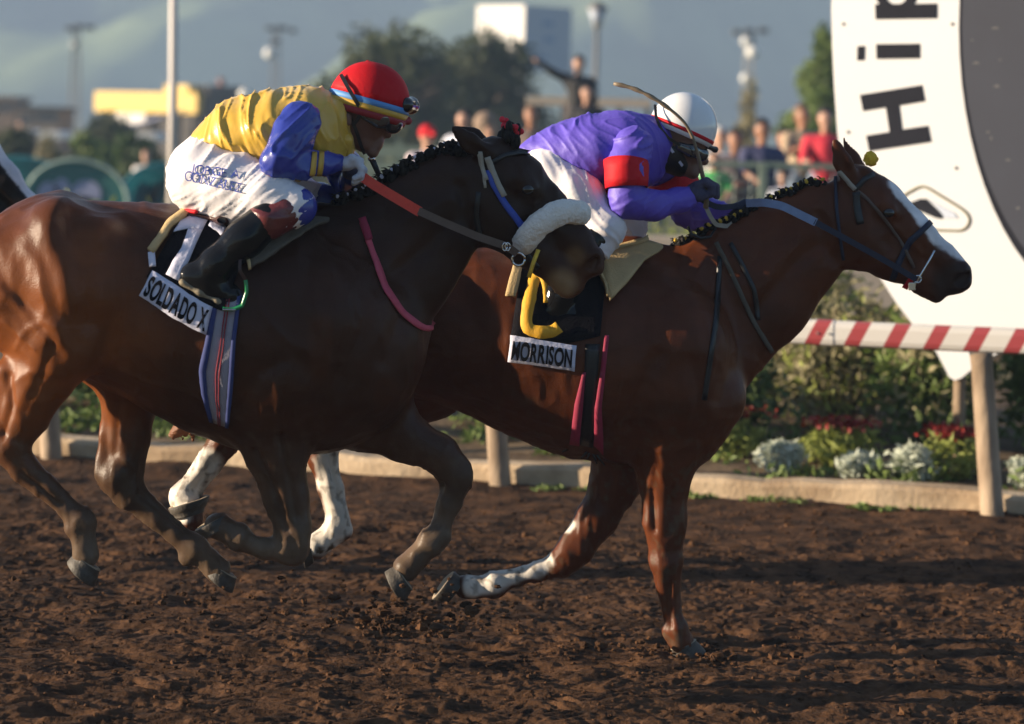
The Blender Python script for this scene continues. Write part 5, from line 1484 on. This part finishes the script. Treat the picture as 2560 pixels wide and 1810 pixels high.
band_from(fr, [(1664, 428, -.215, 58), (1680, 450, -.23, 57.5), (1694, 474, -.233, 57), (1702, 488, -.236, 56)], M['red_cloth'], J2)
figure_mesh('sash', chain(fr, [(1500, 470, .06, 20, 1.4), (1545, 500, .1, 16)], .02), .008, M['red_cloth'], J2)
figure_mesh('breeches', hips2 + l2 + l2b, .007, M['breeches'], J2, off=.004, it=2, folds=fold_fn(.008, (.7, -1), 181))
bo, _, _ = figure_mesh('boot', b2 + f2, .006, M['boot'], J2, off=.005, it=2)
figure_mesh('boot', b2b, .008, M['boot'], J2, off=.005, it=2)
figure_mesh('white_cuff', chain(fr, [(1516, 622, -.17, 14, 1.6), (1545, 620, -.17, 13, 1.6)], .01), .006, M['cloth_white'], J2)
figure_mesh('glove', h2, .003, M['glove_navy'], J2, off=.0005, it=1)
figure_mesh('glove', h2b, .0035, M['navy'], J2, off=.0015)
hc = (1706, 322); tl = 22
hm_ = dome(fr, 'helmet', hc, tl, 82, 70, 88, -12, 90, M['helmet_white'], J2, k=14)
dome(fr, 'red_band', hc, tl, 82.6, 70.6, 88, -5, 1, M['red_cloth'], J2, k=2)
figure_mesh('visor', chain(fr, [(1768, 366, .045, 6, 1), (1788, 374, 0, 7, 1), (1768, 366, -.045, 6, 1)], .01), .005, M['black'], J2)
figure_mesh('goggles', chain(fr, [(1700, 366, .080, 13, .5), (1728, 376, .074, 17, .6), (1754, 386, .035, 16, .8), (1758, 388, -.03, 16)], .012), .005, M['lens'], J2, it=1)
ribbon('goggle_strap', [fr.p(x, y, w) for x, y, w in ((1638, 262, .055), (1640, 292, .095), (1652, 322, .112), (1672, 346, .108), (1700, 364, .095))], .011, .003, M['black'], J2, n=26)
ribbon('chin_strap', [fr.p(x, y, w) for x, y, w in ((1664, 352, .098), (1682, 380, .082), (1704, 412, .06), (1722, 434, .0))], .010, .003, M['cloth_white'], J2, n=20)
w2 = thing('whip', 'long curved whip held up by the purple jockey in front of the white helmet', 'whip', matrix=fr.M)
wp = [(1534, 209, .16), (1560, 214, .17), (1590, 223, .18), (1625, 240, .19), (1655, 258, .19), (1688, 283, .19), (1714, 308, .18), (1733, 345, .17), (1744, 385, .15), (1753, 425, .13), (1762, 462, .11), (1768, 500, .10), (1764, 520, .09)]
P = smooth_path([fr.p(*q) for q in wp], 40, 2)
MB().tube([tuple(p) for p in P], [.006 + .0035 * abs(math.sin(i * .9)) * (i < 14) if i < 26 else .0075 + .0002 * (i - 26) for i in range(40)], 10).build('shaft', M['whip'], w2, True)
MB().tube([fr.p(1720, 566, .05), fr.p(1728, 585, .05), fr.p(1750, 596, .05), fr.p(1776, 592, .04), fr.p(1790, 572, .02)], .006, 8).build('wrist_loop', M['black'], w2, True)

# ------------------------------------------------------------------ tack of the dark bay
fr = NEAR
sc1 = thing('saddle_cloth', 'black saddle cloth with a big number 1 and a name strip on the dark bay', 'saddle cloth', matrix=fr.M)
clothL = [(468, 528), (420, 575), (392, 630), (378, 682), (372, 700)]
clothR = [(640, 560), (625, 610), (605, 680), (575, 750), (560, 770)]
_, G1 = drape('cloth', NS, [(462, 533), (520, 530), (580, 540), (640, 556)], [(368, 694), (430, 728), (500, 758), (560, 778)], 14, 14, .018, M['cloth_black'], sc1, .008)
_, GN = drape('name_strip', NS, [(384, 678), (430, 706), (480, 738), (532, 768)], [(352, 738), (402, 772), (456, 806), (518, 836)], 16, 6, .026, M['cloth_white'], sc1, .005,
              fold=lambda a, b: .008 * np.sin(np.linspace(0, 3, a))[:, None] * np.linspace(0, 1, b)[None, :] + np.where(np.arange(a)[:, None] > a * .8, .008 * np.sin(np.arange(a) * 2.4)[:, None], 0))
letters_on(GN, .004, 'SOLDADO X', M['ink'], sc1, .03, .97, .88, .14)
q = lambda x, y: (340 + x / 4.775, 520 + y / 4.775)
def panel(name, quadA, quadB, m, parent, nu=8, nv=4, off=.026, surf=None, th=.003):
    return drape(name, surf or NS, [q(*p) for p in quadA], [q(*p) for p in quadB], nu, nv, off, m, parent, th)[0]
panel('number_one', [(630, 255), (540, 520), (440, 650), (372, 800)], [(790, 290), (700, 500), (620, 680), (510, 880)], M['cloth_white'], sc1)
panel('number_one', [(445, 308), (520, 190), (640, 130), (720, 112), (868, 150)], [(450, 312), (560, 290), (640, 268), (700, 285), (785, 305)], M['cloth_white'], sc1)
panel('badge', [(880, 195), (1005, 205), (1075, 265)], [(860, 250), (960, 300), (1040, 390)], M['cloth_white'], sc1)
sd1 = thing('saddle', 'small brown racing saddle with tan pads under the red capped jockey', 'saddle', matrix=fr.M)
figure_mesh('seat', chain(fr, [(462, 530, 0, 14, 8), (560, 545, 0, 16, 9), (680, 552, 0, 16, 7), (790, 545, 0, 12, 4)], .03), .010, M['saddle'], sd1, it=1)
figure_mesh('cantle_trim', chain(fr, [(455, 524, .12, 6), (490, 530, .17, 6)], .01), .005, M['red_cloth'], sd1)
strap('rear_pad', NS, [(466, 535), (425, 565), (402, 600), (378, 632)], 9, M['tan'], sd1, n=16, off=.035, thick=.016)
strap('rear_pad_tip', NS, [(380, 634), (382, 652), (384, 668)], 8, M['cloth_white'], sd1, n=8, off=.03, thick=.012)
drape('pad_flap', NS, [(614, 604), (690, 574), (760, 554), (822, 552)], [(626, 678), (690, 640), (760, 590), (822, 556)], 14, 8, .05, M['pad_grey'], sd1, .012)
drape('pad_edge', NS, [(608, 596), (690, 566), (760, 549)], [(610, 606), (692, 574), (762, 555)], 12, 3, .056, M['tan'], sd1, .016)
drape('pad_edge', NS, [(607, 598), (612, 640), (622, 680)], [(618, 604), (622, 642), (629, 678)], 8, 3, .056, M['tan'], sd1, .016)
st_ = [fr.p(x, y, w) for x, y, w in ((612, 630, .30), (600, 650, .33), (599, 676, .335), (614, 700, .33), (617, 730, .33), (606, 765, .33), (582, 774, .33), (556, 772, .33))]
ribbon('stirrup_leather', st_[:4], .010, .006, M['saddle'], sd1, n=24)
P = smooth_path(st_[3:], 30, 1)
MB().tube([tuple(p) for p in P], .007, 8).build('stirrup', M['green_steel'], sd1, True)
MB().box(fr.p(556, 776, .37), fr.p(592, 766, .25)).build('stirrup_tread', M['steel'], sd1, bevel=.003)
gl = [(532, 760), (520, 831), (500, 923), (506, 985), (526, 1050)]; gr = [(600, 740), (586, 846), (579, 954), (574, 1010), (570, 1066)]
li = lambda t: [tuple(np.array(a) * (1 - t) + np.array(b) * t) for a, b in zip(gl, gr)]
drape('girth', NS, li(.0), li(1.0), 22, 9, .012, M['girth'], sd1, .006)
drape('girth_edge', NS, li(-.02), li(.20), 22, 3, .017, M['girth_navy'], sd1, .004)
drape('girth_edge', NS, li(.90), li(1.06), 22, 3, .017, M['girth_navy'], sd1, .004)
drape('girth_line', NS, li(.50), li(.545), 22, 2, .018, M['girth_red'], sd1, .003)
drape('girth_line', NS, li(.60), li(.645), 22, 2, .018, M['girth_red'], sd1, .003)
b = MB(); pts = [fr.p(561 + 9 * math.cos(a), 1076 + 9 * math.sin(a), .17) for a in np.linspace(-.5, 3.6, 12)]
b.tube(pts, .004, 6).build('girth_hook', M['steel'], sd1, True)
figure_mesh('flap', chain(fr, [(575, 790, .30, 26, .3), (600, 830, .29, 16, .3)], .02), .008, M['black'], sd1)

br1 = thing('bridle', 'black bridle with red rubber reins and a white fleece noseband on the dark bay', 'bridle', matrix=fr.M)
ns = [fr.p(x, y, w) for x, y, w in ((1310, 608, .055), (1322, 588, .085), (1352, 556, .10), (1395, 532, .085), (1430, 528, .04), (1450, 536, .0), (1440, 532, -.05))]
Pn = smooth_path(ns, 22, 1)
wl = [(tuple(a), tuple(c), .040, .040, 1.0, .01, 1) for a, c in zip(Pn[:-1], Pn[1:])]
wl = [(np.array(a), np.array(c), .040, .040, 1.0, .01, 1) for a, c, *_ in wl]
figure_mesh('noseband', wl, .006, M['wool'], br1, folds=lambda V, N: .0028 * fbm(V * 40, 3, 6, .7), it=0)
strap('headpiece', NS, [(1200, 378), (1206, 420), (1215, 450)], 6, M['grey_strap'], br1, n=10, off=.012)
strap('throat_strap', NS, [(1196, 385), (1208, 430), (1213, 470)], 3.5, M['grey_strap'], br1, n=10, off=.010)
strap('cheek_strap', NS, [(1218, 392), (1228, 420), (1245, 460), (1260, 490)], 7, M['grey_strap'], br1, n=14, off=.014)
strap('head_strap', NS, [(1222, 425), (1232, 460), (1262, 510), (1300, 560), (1318, 590)], 8, M['blue_strap'], br1, n=20, off=.011)
strap('browband', NS, [(1226, 408), (1262, 388), (1300, 380), (1325, 382)], 6, M['black'], br1, n=14, off=.010)
strap('jaw_strap', NS, [(1196, 480), (1190, 540), (1202, 600)], 6, M['black'], br1, n=14, off=.010)
strap('chin_strap', NS, [(1300, 610), (1320, 640), (1345, 670)], 6, M['black'], br1, n=12, off=.010)
rr = [fr.p(x, y, w) for x, y, w in ((900, 438, .14), (935, 462, .155), (975, 486, .165), (1050, 530, .17))]
ribbon('rein', rr, .034, .007, M['rein_red'], br1, n=30)
rr = [fr.p(x, y, w) for x, y, w in ((1046, 527, .171), (1110, 556, .165), (1190, 590, .15), (1268, 616, .13), (1292, 634, .11))]
ribbon('rein', rr, .026, .006, M['rein_brown'], br1, n=30)
ribbon('rein', [fr.p(x, y, w) for x, y, w in ((905, 445, -.07), (980, 500, -.14), (1100, 560, -.14), (1290, 636, -.09))], .024, .006, M['rein_brown'], br1, n=30)
b = MB()
for dx in (0, 7): b.tube([fr.p(1262 + dx + 6 * math.cos(a), 617 + 10 * math.sin(a), .145) for a in np.linspace(0, 6.28, 14)], .003, 6)
b.build('buckle', M['steel'], br1, True)
MB().tube([fr.p(1346, 624, .095), fr.p(1334, 655, .10), fr.p(1322, 694, .10)], .0075, 8).build('bit_bar', M['gold'], br1, True)
b = MB().tube([fr.p(1296 + 16 * math.cos(a), 648 + 16 * math.sin(a), .10) for a in np.linspace(0, 6.28, 18)], .005, 6); b.build('bit_ring', M['steel'], br1, True)
mt1 = thing('neck_strap', 'pink webbing strap hanging down the dark bay shoulder', 'strap', matrix=fr.M)
strap('webbing', NS, [(905, 556), (930, 628), (960, 717), (1004, 782), (1050, 818), (1072, 824), (1086, 812)], 7.5, M['pink'], mt1, n=30, off=.012)
strap('webbing', NS, [(905, 545), (915, 575), (922, 600)], 9.5, M['wine'], mt1, n=8, off=.016)

# ------------------------------------------------------------------ tack of the chestnut
fr = FAR
sc2 = thing('saddle_cloth', 'black saddle cloth with a yellow number and a name strip on the chestnut', 'saddle cloth', matrix=fr.M)
drape('cloth', FS, [(1304, 668), (1380, 655), (1460, 650), (1516, 660)], [(1276, 838), (1340, 850), (1420, 858), (1500, 840)], 12, 12, .016, M['cloth_black'], sc2, .008)
_, GM = drape('name_strip', FS, [(1276, 838), (1330, 846), (1390, 856), (1440, 864)], [(1268, 902), (1325, 909), (1385, 918), (1436, 926)], 14, 5, .024, M['cloth_white'], sc2, .005)
letters_on(GM, .004, 'MORRISON', M['ink'], sc2, .05, .95, .86, .16)
q = lambda x, y: (1240 + x / 4.27, 560 + y / 4.27)
strap('number', FS, [q(*p_) for p_ in ((452, 545), (400, 610), (375, 720), (348, 860), (322, 1000), (324, 1090), (372, 1142), (480, 1158), (600, 1150), (668, 1100))], 15, M['gold_print'], sc2, n=40, off=.026, thick=.003)
strap('number', FS, [q(*p_) for p_ in ((440, 560), (490, 590), (515, 660), (520, 760), (522, 850))], 6, M['gold_print'], sc2, n=16, off=.027, thick=.003)
sd2 = thing('saddle', 'racing saddle with a large tan pad under the purple jockey', 'saddle', matrix=fr.M)
figure_mesh('seat', chain(fr, [(1300, 640, 0, 14, 8), (1420, 648, 0, 16, 9), (1540, 640, 0, 15, 6), (1630, 625, 0, 11, 4)], .03), .012, M['saddle'], sd2)
drape('pad_flap', FS, [(1496, 650), (1550, 630), (1610, 612), (1650, 622)], [(1520, 758), (1560, 716), (1606, 664), (1652, 628)], 14, 8, .05, M['tan'], sd2, .012)
drape('pad_edge', FS, [(1492, 642), (1550, 622), (1612, 604)], [(1495, 650), (1552, 630), (1613, 612)], 10, 3, .058, M['tan'], sd2, .016)
drape('pad_edge', FS, [(1494, 690), (1504, 720), (1512, 748)], [(1503, 690), (1514, 720), (1520, 745)], 8, 3, .056, M['tan'], sd2, .016)
drape('rear_pad', FS, [(1282, 666), (1272, 700), (1262, 740)], [(1304, 676), (1298, 708), (1288, 744)], 8, 4, .03, M['tan'], sd2, .014)
drape('girth', FS, [(1511, 838), (1500, 930), (1486, 1020), (1484, 1110)], [(1521, 838), (1513, 930), (1503, 1020), (1510, 1136)], 16, 3, .012, M['wine'], sd2, .005)
drape('girth', FS, [(1456, 930), (1436, 1010), (1424, 1108)], [(1464, 930), (1458, 1010), (1448, 1112)], 14, 3, .012, M['wine'], sd2, .005)
drape('girth_web', FS, [(1464, 860), (1458, 1000), (1448, 1110)], [(1500, 860), (1488, 1000), (1482, 1118)], 14, 4, .007, M['black'], sd2, .004)
for k, (x, y) in enumerate(((1405, 1130), (1452, 1146), (1468, 1148), (1492, 1160), (1512, 1164))):
    MB().tube([fr.p(1478, 1112, .14), fr.p((1478 + x) / 2, (1112 + y) / 2 + (4 if k else -6), .15), fr.p(x, y, .15)], [.006, .005, .003], 6).build('tie_end', M['black'], sd2, True)
br2 = thing('bridle', 'dark bridle with pale blue reins on the chestnut', 'bridle', matrix=fr.M)
strap('headpiece', FS, [(2096, 428), (2118, 452), (2138, 474)], 5.5, M['grey_strap'], br2, n=10, off=.012)
strap('throat_strap', FS, [(2088, 440), (2090, 520), (2100, 600), (2108, 650)], 4, M['navy'], br2, n=14, off=.010)
strap('browband', FS, [(2138, 474), (2160, 448), (2184, 436)], 6, M['black'], br2, n=10, off=.010)
strap('cheek_strap', FS, [(2140, 474), (2165, 495), (2200, 532), (2250, 600), (2285, 670)], 4, M['rein_brown'], br2, n=20, off=.010)
strap('noseband', FS, [(2326, 556), (2300, 580), (2274, 602), (2248, 650), (2230, 698)], 7, M['navy'], br2, n=20, off=.010)
strap('face_strap', FS, [(2140, 480), (2142, 520), (2150, 560)], 9, M['black'], br2, n=10, off=.012)
MB().tube([fr.p(2336, 626, .08), fr.p(2318, 660, .085), fr.p(2300, 690, .085), fr.p(2286, 716, .08)], .0045, 6).build('bit_bar', M['steel'], br2, True)
b = MB().tube([fr.p(2294 + 9 * math.cos(a), 698 + 9 * math.sin(a), .085) for a in np.linspace(0, 6.28, 16)], .004, 6); b.build('bit_ring', M['steel'], br2, True)
MB().box(fr.p(2272, 726, .09), fr.p(2288, 706, .08)).build('buckle', M['steel'], br2, bevel=.002)
strap('chin_strap', FS, [(2282, 690), (2270, 706), (2262, 722)], 7, M['red_cloth'], br2, n=8, off=.012)
ribbon('rein', [fr.p(x, y, w) for x, y, w in ((1866, 508, .06), (1910, 506, .13), (1955, 514, .17), (2040, 556, .18))], .030, .005, M['rein_blue'], br2, n=24)
ribbon('rein', [fr.p(x, y, w) for x, y, w in ((2036, 554, .18), (2120, 600, .17), (2210, 650, .14), (2290, 698, .09))], .022, .005, M['navy'], br2, n=24)
ribbon('rein', [fr.p(x, y, w) for x, y, w in ((1740, 490, .1), (1790, 520, .05), (1840, 516, .0), (1866, 508, -.06), (1950, 520, -.14), (2290, 698, -.09))], .022, .005, M['navy'], br2, n=40)
ribbon('rein_end', [fr.p(x, y, w) for x, y, w in ((1762, 510, .08), (1775, 540, .09), (1790, 562, .08), (1820, 566, .03), (1850, 545, .0))], .016, .005, M['grey_strap'], br2, n=26)
mt2 = thing('neck_strap', 'dark martingale straps crossing the base of the chestnut neck', 'strap', matrix=fr.M)
strap('webbing', FS, [(1790, 606), (1818, 660), (1850, 730), (1880, 800), (1930, 880)], 5.5, M['pad_grey'], mt2, n=24, off=.010)
strap('webbing', FS, [(1826, 608), (1856, 664), (1885, 725), (1895, 800)], 5.5, M['black'], mt2, n=20, off=.010)
strap('webbing', FS, [(1800, 640), (1790, 800), (1760, 1000)], 6, M['black'], mt2, n=20, off=.006)
# ------------------------------------------------------------------ spectators
SKIN = [M['skin'], mat('pale skin', (.48, .27, .19), rough=.5, var=.1), mat('brown skin', (.26, .13, .08), rough=.5, var=.1)]
HAIR = {'dark': mat('dark hair', (.02, .015, .012), rough=.6), 'brown': mat('brown hair', (.16, .09, .05), rough=.6, bump=.8), 'grey': mat('grey hair', (.5, .48, .46), rough=.6), 'curly': mat('curly greyish brown hair', (.24, .17, .125), rough=.8, bump=1.0, bscale=60, var=.4, scale=20)}
def cloth(c): return mat('cloth', c, rough=.8, var=.12, scale=6, bump=.2)
def spectator(label, hx, hy, Y, shirt, legs=(.05, .05, .07), hair='dark', arms='down', skin=0, cap=None, face=0.0, scale=1.0, extra=None):
    """head centre at picture point (hx, hy) at distance Y"""
    c = W(hx, hy, Y); k = scale; gz = c.z - 1.60 * k
    t = thing('person', label, 'person', (c.x, Y, gz), 'spectators behind the fence', matrix=Matrix.Translation((c.x, Y, gz)) @ Matrix.Rotation(face, 4, 'Z'))
    def C(pts, kk=.03, ls=1.0):
        Q = [np.array(p[:3]) * k for p in pts]; R = [p[3] * k for p in pts]
        if len(Q) == 1: Q, R = Q * 2, R * 2
        return [(a, b, ra, rb, ls, kk, 1) for a, b, ra, rb in zip(Q[:-1], Q[1:], R[:-1], R[1:])]
    head = C([(0, 0, 1.62, .098)], ls=1.1) + C([(0, -.03, 1.55, .07), (0, -.045, 1.50, .05)]) + C([(0, -.12, 1.575, .018), (0, -.125, 1.555, .018)], .01)
    neck = C([(0, .02, 1.40, .06), (0, .01, 1.50, .055)])
    torso = C([(-.14, .0, 1.32, .09), (.14, .0, 1.32, .09)], .06) + C([(0, 0, 1.25, .16), (0, 0, 1.05, .14), (0, 0, .95, .15)], .06)
    A = {'down': [((.2, 0, 1.34), (.25, .02, 1.08), (.24, -.08, .85)), ((-.2, 0, 1.34), (-.25, .02, 1.08), (-.24, -.08, .85))],
         'fold': [((.2, 0, 1.34), (.28, -.06, 1.10), (.06, -.24, 1.08)), ((-.2, 0, 1.34), (-.28, -.06, 1.10), (-.06, -.25, 1.05))],
         'lean': [((.2, 0, 1.34), (.26, -.14, 1.12), (.16, -.34, 1.02)), ((-.2, 0, 1.34), (-.26, -.14, 1.12), (-.16, -.34, 1.02))],
         'point': [((.2, 0, 1.34), (.25, .02, 1.08), (.22, -.06, .85)), ((-.19, 0, 1.38), (-.40, -.10, 1.47), (-.62, -.16, 1.62))],
         'clap': [((.2, 0, 1.34), (.27, -.1, 1.15), (.05, -.30, 1.28)), ((-.2, 0, 1.34), (-.27, -.1, 1.15), (-.05, -.30, 1.26))]}[arms]
    up, fore, hands = [], [], []
    for s, e, h in A:
        s, e, h = map(np.array, (s, e, h)); d = (h - e) / np.linalg.norm(h - e)
        up += C([(*s, .065), (*e, .05)]); fore += C([(*e, .05), (*h, .034)])
        side = np.cross(d, [0, 0, 1.0]); n_ = np.linalg.norm(side); side = side / n_ if n_ > .1 else np.array([1, 0, 0])
        hands += C([(*(h + d * .02), .034), (*(h + d * .07), .034)], .02)
        for i in range(4):
            o = side * (i - 1.5) * .019
            hands += C([(*(h + d * .08 + o), .011), (*(h + d * (.125 + .012 * (i in (1, 2))) + o + np.array([0, 0, -.012])), .010), (*(h + d * (.15 + .014 * (i in (1, 2))) + o + np.array([0, 0, -.035])), .008)], .006)
        hands += C([(*(h + d * .03 + side * .035), .013), (*(h + d * .08 + side * .06), .010)], .008)
    lg = C([(.09, 0, .92, .095), (.10, -.01, .50, .065), (.10, .02, .10, .045)]) + C([(-.09, 0, .92, .095), (-.10, -.01, .50, .065), (-.10, .02, .10, .045)])
    feet = C([(.10, .02, .05, .045), (.11, -.16, .035, .035)], .02) + C([(-.10, .02, .05, .045), (-.11, -.16, .035, .035)], .02)
    long_ = arms in ('point',) or extra == 'long'
    sm = SKIN[skin]
    figure_mesh('body', head + neck + C([(0, 0, 1.25, .12), (0, 0, .95, .12)]) + up + fore + hands + lg, .017, sm, t, off=-.004, it=1)
    figure_mesh('shirt', torso + up + (fore if long_ else C([])if False else []) , .022, cloth(shirt), t, off=.012, it=1)
    figure_mesh('trousers', C([(0, 0, .95, .15)]) + lg, .024, cloth(legs), t, off=.012, it=1)
    figure_mesh('shoes', feet, .022, M['black'], t, off=.008)
    if cap: figure_mesh('cap', C([(0, .0, 1.66, .10)], ls=1.1) + C([(0, -.10, 1.655, .03), (0, -.17, 1.64, .018)], .02, 2.2), .016, cap, t, off=.006)
    else: figure_mesh('hair', C([(0, .035, 1.66, .095)], ls=1.05) + C([(0, .06, 1.58, .075)]) + (C([(0, .06, 1.60, .13), (-.03, .05, 1.68, .12), (.05, .06, 1.55, .12)], .05) if hair == 'curly' else []), .016, HAIR[hair], t, off=.006)
    return t
spectator('woman in a red cap and pinkish white top behind the bay mane', 1068, 344, 30, (.70, .58, .62), cap=M['red_cloth'], skin=1, arms='lean', face=.5)
spectator('person in a white top partly hidden by the bay ear', 1160, 302, 31, (.60, .62, .72), skin=1, arms='clap', face=-.5)
spectator('spectator with big curly greyish brown hair just behind the bay head', 1222, 326, 27.9, (.32, .24, .20), hair='curly', skin=1, face=.2)
spectator('bald bare armed man between the bay head and the purple jockey', 1328, 292, 33, (.14, .10, .09), hair='brown', arms='fold', skin=0)
spectator('spectator in a grey top low behind the bay mane', 1130, 390, 29, (.45, .40, .38), hair='brown', skin=1, scale=.9)
pm = spectator('man in a long black coat pointing left from the viewing stand', 1447, 162, 38, (.014, .014, .016), legs=(.06, .045, .045), arms='point', skin=1)
spectator('man in a black jacket and grey scarf below the pointing man', 1468, 236, 36, (.016, .016, .02), skin=1, arms='down', extra='long')
spectator('white haired spectator in a white shirt by the white helmet', 1800, 346, 30.5, (.72, .70, .70), hair='grey', skin=1)
spectator('child in a bright green shirt at the fence', 1786, 404, 28.6, (.07, .40, .11), legs=(.08, .12, .25), hair='brown', scale=.72, arms='lean', skin=1)
spectator('dark haired man beside the white shirt spectator', 1838, 352, 29.6, (.10, .08, .09), skin=0, arms='fold')
spectator('man in a navy and grey shirt leaning on the fence', 1906, 328, 28.4, (.045, .05, .12), skin=0, arms='lean', hair='dark', face=.25)
spectator('man with bare tan arms beside the red shirt man', 2007, 292, 30.2, (.40, .30, .20), skin=0, arms='clap', hair='brown', face=.4, legs=(.15, .20, .28))
spectator('man in a red shirt close to the finish post', 2064, 300, 29.0, (.58, .025, .05), skin=1, arms='lean', legs=(.14, .18, .25))
spectator('small child low behind the fence above the chestnut mane', 1958, 448, 28.0, (.40, .42, .50), skin=1, hair='brown', scale=.6)
spectator('spectator in a blue grey shirt behind the navy shirted man', 1960, 350, 31.5, (.14, .18, .24), skin=0)
spectator('small white shirted figure beside the dark tree at the left', 366, 392, 50, (.74, .68, .66), skin=1, hair='brown')
spectator('small figure in a dark blue shirt at the far left', 52, 312, 80, (.10, .12, .40), skin=1)
# viewing stand
p0 = W(1330, 400, 37.2); p1 = W(1650, 400, 37.2)
t = thing('viewing_stand', 'pale railed viewing stand carrying the two men in black', 'stand', (p0.x, 37.2, .3))
wd = p1.x - p0.x
dz = W(1468, 236, 36).z - 1.60 - .3
b = MB().box((0, -1.6, dz - .12), (wd, 3.0, dz - .01)); b.build('deck', M['brown_wall'], t)
MB().box((.35, .35, dz - .01), (1.1, 1.3, W(1447, 162, 38).z - 1.60 - .3 - .01)).build('step_block', M['brown_wall'], t)
rz = W(1368, 262, 39.5).z - .3
for x in np.linspace(.05, wd - .05, 5):
    MB().box((x - .04, 2.8, -.1), (x + .04, 2.88, rz)).build('rail_post', M['tower'], t)
    MB().box((x - .06, -1.5, -.1), (x + .06, -1.38, dz - .12)).build('leg', M['tower'], t)
MB().box((-.1, 2.76, rz), (wd, 2.92, rz + .14)).build('handrail', M['wall_tan'], t)
for k in range(3): MB().box((-.1, 2.80, dz + .25 + k * .3), (wd, 2.85, dz + .30 + k * .3)).build('rail_bar', M['tower'], t)

# ------------------------------------------------------------------ dirt kicked up by the hooves
def spray(cx, cy, w, fr_, n, sx, sy):
    q = fr_.M @ Vector(fr_.p(cx, cy, w))
    def f(s):
        return q.x + RNG.normal() * sx, q.y + RNG.normal() * .08, max(q.z + abs(RNG.normal()) * sy - .03, .02), s
    return f
o = MB()
for args in ((1020, 1560, -.05, NEAR, 190, .16, .07), (1768, 1664, .15, FAR, 70, .05, .025), (1620, 1640, .1, FAR, 50, .14, .05), (600, 1560, .0, NEAR, 60, .3, .12), (1100, 1560, .0, FAR, 40, .2, .08)):
    c_ = clods(args[4], (0, 1), (0, 1), (0, 0), (.003, .011), spray(*args)); o.add(c_.V, c_.F)
tag(o.build('dirt_spray', M['soil']), kind='stuff', label='small clods of dirt thrown up by the hooves')

# move the base of every thing built in a frame to its own foot
bpy.context.view_layer.update()
for t in [o for o in COL.objects if o.type == 'EMPTY' and o.parent is None and o.matrix_world.to_euler().z != 0 and o.name.split('.')[0] in ('person', 'racehorse', 'saddle', 'saddle_cloth', 'bridle', 'whip', 'neck_strap', 'finish_post', 'running_rail')]:
    ch = [c for c in t.children_recursive if c.type == 'MESH']
    if not ch or t is third or t is near_horse: continue
    pts = np.concatenate([np.array([v for v in c.bound_box]) for c in ch])
    lo, hi = pts.min(0), pts.max(0)
    base = Vector(((lo[0] + hi[0]) / 2, (lo[1] + hi[1]) / 2, lo[2]))
    done = set()
    for c in ch:
        if c.data.name in done: continue
        done.add(c.data.name); c.data.transform(Matrix.Translation(-base))
    t.matrix_world = t.matrix_world @ Matrix.Translation(base)
